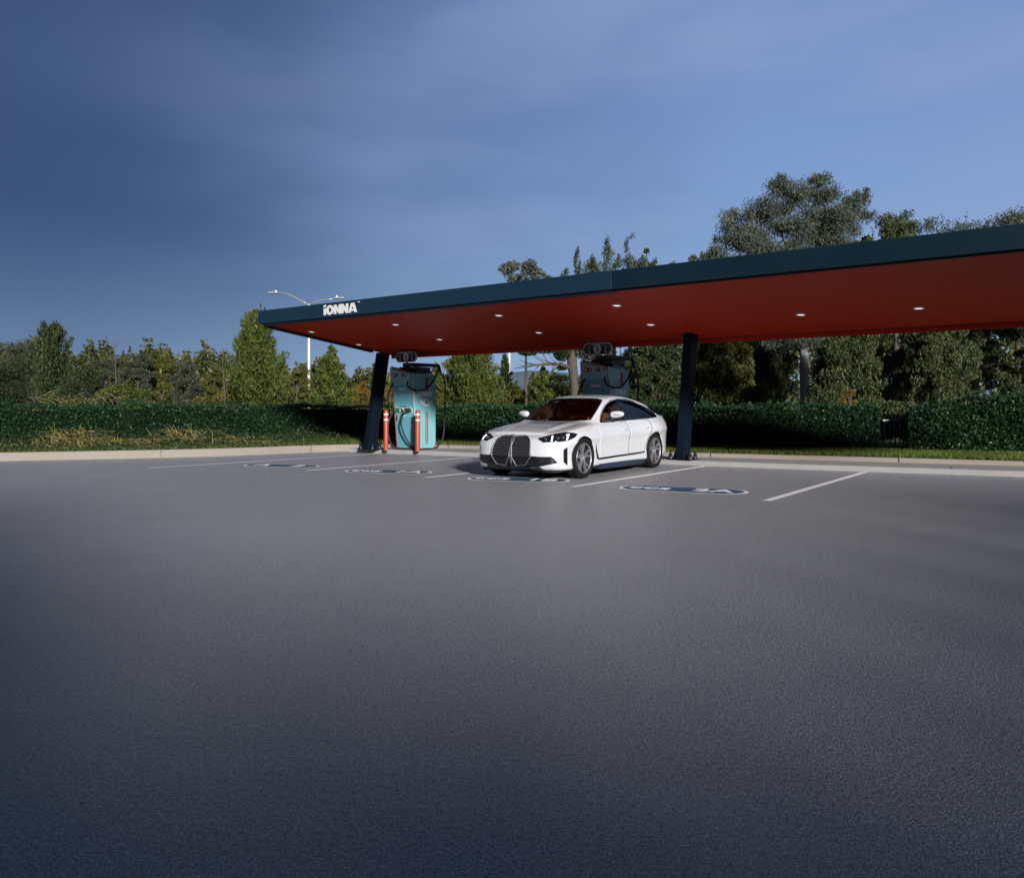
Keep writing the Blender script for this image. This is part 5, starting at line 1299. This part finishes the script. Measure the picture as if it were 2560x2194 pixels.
# centre strip between the shells
path_tube('grille_bridge', [(1280, 1107), (1280, 1120), (1280, 1140), (1280, 1158)], hit_px, .008, SATIN, off=.018)
# roundel
l, nn = hit_px(1281.5, 1088.0)
F = frame(l+nn*.004, Vector((0, 1, 0)), nn.cross(Vector((0, 1, 0))))
rb = MB().lathe([(.0005, .006), (.034, .006), (.038, .003), (.038, -.004)], 24, F).build('badge', mat('badge blue ring', (.02, .12, .42), .25), car, True)
mb = MB()
for q_ in range(4):
    a0 = q_*math.pi/2; pts = [(0, 0)]+[(.020*math.cos(a0+math.pi/2*k/5), .020*math.sin(a0+math.pi/2*k/5)) for k in range(6)]
    if q_ % 2 == 0: mb.prism(pts, .006, .0075, F)
mb.build('badge_quarter', M['white'], rb)
mb = MB(); mb.lathe([(.034, .0065), (.038, .0065), (.038, .0045)], 24, F); mb.build('badge_rim', CHROME, rb, True)
# --- mirrors
for s in (1, -1):
    root_p = Vector((.50, s*.80, .965)); c_ = Vector((.40, s*.995, 1.075)); mb = MB()
    N1, N2 = 20, 10
    for i in range(N2+1):
        th = math.pi*i/N2
        for j in range(N1):
            ph = 2*math.pi*j/N1; ex = lambda v, e: math.copysign(abs(v)**e, v)
            x = .075*ex(math.sin(th), .8)*ex(math.cos(ph), .8); y = .125*ex(math.cos(th), .75); z = .062*ex(math.sin(th), .8)*ex(math.sin(ph), .85)
            taper = 1-.18*(y*s/.125); mb.v.append((c_.x+x*(1.0 if x > 0 else .6)+.02*(-y*s/.125), c_.y+y, c_.z+z*taper+.008*(y*s/.125)))
    for i in range(N2):
        for j in range(N1): mb.f.append((i*N1+j, i*N1+(j+1) % N1, (i+1)*N1+(j+1) % N1, (i+1)*N1+j))
    mo = mb.build('mirror', PAINT, car, True)
    MB().tube([root_p, (root_p+c_)/2-Vector((0, 0, .03)), c_-Vector((0, s*.04, .045))], [.028, .024, .03], 8).build('mirror_arm', GB, mo, True)
    MB().tube([c_+Vector((.066, -s*.085, -.012)), c_+Vector((.078, 0, -.008)), c_+Vector((.060, s*.10, .002))], .005, 6).build('mirror_indicator', GB, mo, True)
    MB().box((c_.x-.048, c_.y-.095, c_.z-.045), (c_.x-.040, c_.y+.095, c_.z+.045)).build('mirror_glass', CHROME, mo)
# --- aerial fin
l, nn = hit_top(-.95, 0); mb = MB(); mb.add([l+Vector((.09, 0, -.01)), l+Vector((-.07, .025, -.01)), l+Vector((-.07, -.025, -.01)), l+Vector((-.065, 0, .05))], [(0, 1, 3), (1, 2, 3), (2, 0, 3), (0, 2, 1)]); mb.build('aerial_fin', GB, car)
# --- tail lamp slivers
patch('tail_light', [(-2.12, .86), (-2.40, .86), (-2.41, .93), (-2.15, .91)], lambda x, z: ray((x-2.0, 3.0, z), (.55, -.83, 0)) if False else hit_side(x, z), mat('tail lamp red', (.25, .01, .01), .15), off=.004, nr=5, nc=12, mirror=True, sink=.004)
# --- wheels
def wheel(x, s):
    w = bpy.data.objects.new('wheel', None); COL.objects.link(w); w.parent = car; w.location = (x, s*.80, .345); w.rotation_euler = (0, 0, 0 if s > 0 else math.pi)
    # y outward
    prof = [(.250, -.10), (.30, -.118), (.330, -.112), (.343, -.085), (.345, -.04), (.345, .04), (.343, .085), (.332, .112), (.302, .121), (.272, .112), (.255, .100), (.250, .088)]
    ty_ = MB().lathe(prof, 56, axis='y').build('tyre', TYRE, w, True)
    MB().lathe([(.256, .102), (.252, .108), (.244, .100), (.241, .085)], 48, axis='y').build('rim', RIM, w, True)
    MB().lathe([(.241, .085), (.236, .05), (.230, -.06), (.250, -.095)], 48, axis='y').build('rim_barrel', RIMD, w, True)
    MB().lathe([(.0005, .02), (.234, .02)], 32, axis='y').build('brake_disc', RIMD, w, True)
    mb = MB()
    for q_ in range(5):
        a = 2*math.pi*q_/5+.3
        for da in (-.20, .20):
            pts = []
            for t in np.linspace(0, 1, 5):
                r_ = .035+.212*t; aa = a+da*(.25+.95*t); pts.append((r_, aa, .088-.012*math.sin(t*math.pi)+.004*t))
            for k in range(4):
                (r0, a0, y0), (r1, a1, y1) = pts[k], pts[k+1]; w0 = .0165-.003*k/4; w1 = .0165-.003*(k+1)/4
                def c(r_, aa, off_, y_): return (r_*math.cos(aa)-off_*math.sin(aa), y_, r_*math.sin(aa)+off_*math.cos(aa))
                v = [c(r0, a0, -w0, y0), c(r0, a0, w0, y0), c(r1, a1, w1, y1), c(r1, a1, -w1, y1), c(r0, a0, -w0, y0-.035), c(r0, a0, w0, y0-.035), c(r1, a1, w1, y1-.035), c(r1, a1, -w1, y1-.035)]
                mb.add(v, [(0,1,2,3),(7,6,5,4),(1,0,4,5),(2,1,5,6),(3,2,6,7),(0,3,7,4)])
    mb.build('spoke', RIM, w)
    h_ = MB().lathe([(.0005, .097), (.028, .096), (.034, .088), (.058, .082), (.062, .05)], 24, axis='y').build('hub', RIM, w, True)
    MB().lathe([(.0005, .0985), (.018, .098)], 16, axis='y').build('hub_cap', M['white'], h_, True)
    return w
for x in (1.43, -1.43):
    for s in (1, -1): wheel(x, s)
# --- cabin
mb = MB(); mb.box((-1.9, -.70, .45), (.95, .70, .50)); mb.box((.50, -.70, .50), (.97, .70, .925)); mb.box((.38, -.70, .80), (.55, .70, .90)); mb.build('cabin_floor', DARKIN, car)
MB().box((-1.95, -.62, .5), (-1.62, .62, 1.02)).box((-.75, -.10, .5), (.35, .10, .78)).build('cabin_trim', mat('cabin brown trim', (.085, .035, .018), .7), car)
for s in (1, -1):
    se = MB()
    M1 = Matrix.Translation((-.30, s*.37, .62)); se.box((-.25, -.24, -.14), (.27, .24, .02), M1)
    M2 = Matrix.Translation((-.52, s*.37, .62)) @ Matrix.Rotation(R(-18), 4, 'Y'); se.box((-.07, -.235, 0), (.06, .235, .50), M2)
    st = se.build('front_seat', TAN, car, bevel=.045)
    MB().box((-.05, -.125, .53), (.045, .125, .70), M2).build('headrest', TAN, st, bevel=.03)
MB().box((-1.35, -.60, .50), (-.95, .60, .66)).box((-1.50, -.60, .60), (-1.33, .60, 1.05)).build('rear_seat', TAN, car, bevel=.05)
FW = frame(Vector((.27, .37, .88)), (0, 1, 0), (.42, 0, .9)); MB().tube([FW @ Vector((.175*math.cos(a), .175*math.sin(a), 0)) for a in [2*math.pi*k/28 for k in range(28)]], .014, 8, closed=True).box((-.17, -.02, -.01), (.17, .02, .01), FW).build('steering_wheel', DARKIN, car, True)
MB().box((.28, -.10, 1.24), (.31, .10, 1.30)).build('inner_mirror', DARKIN, car, bevel=.01)
MB().box((.54, -.35, .925), (.56, .45, 1.00)).build('dash_screen', GB, car)
# number plate bar area on the lower grille stays dark
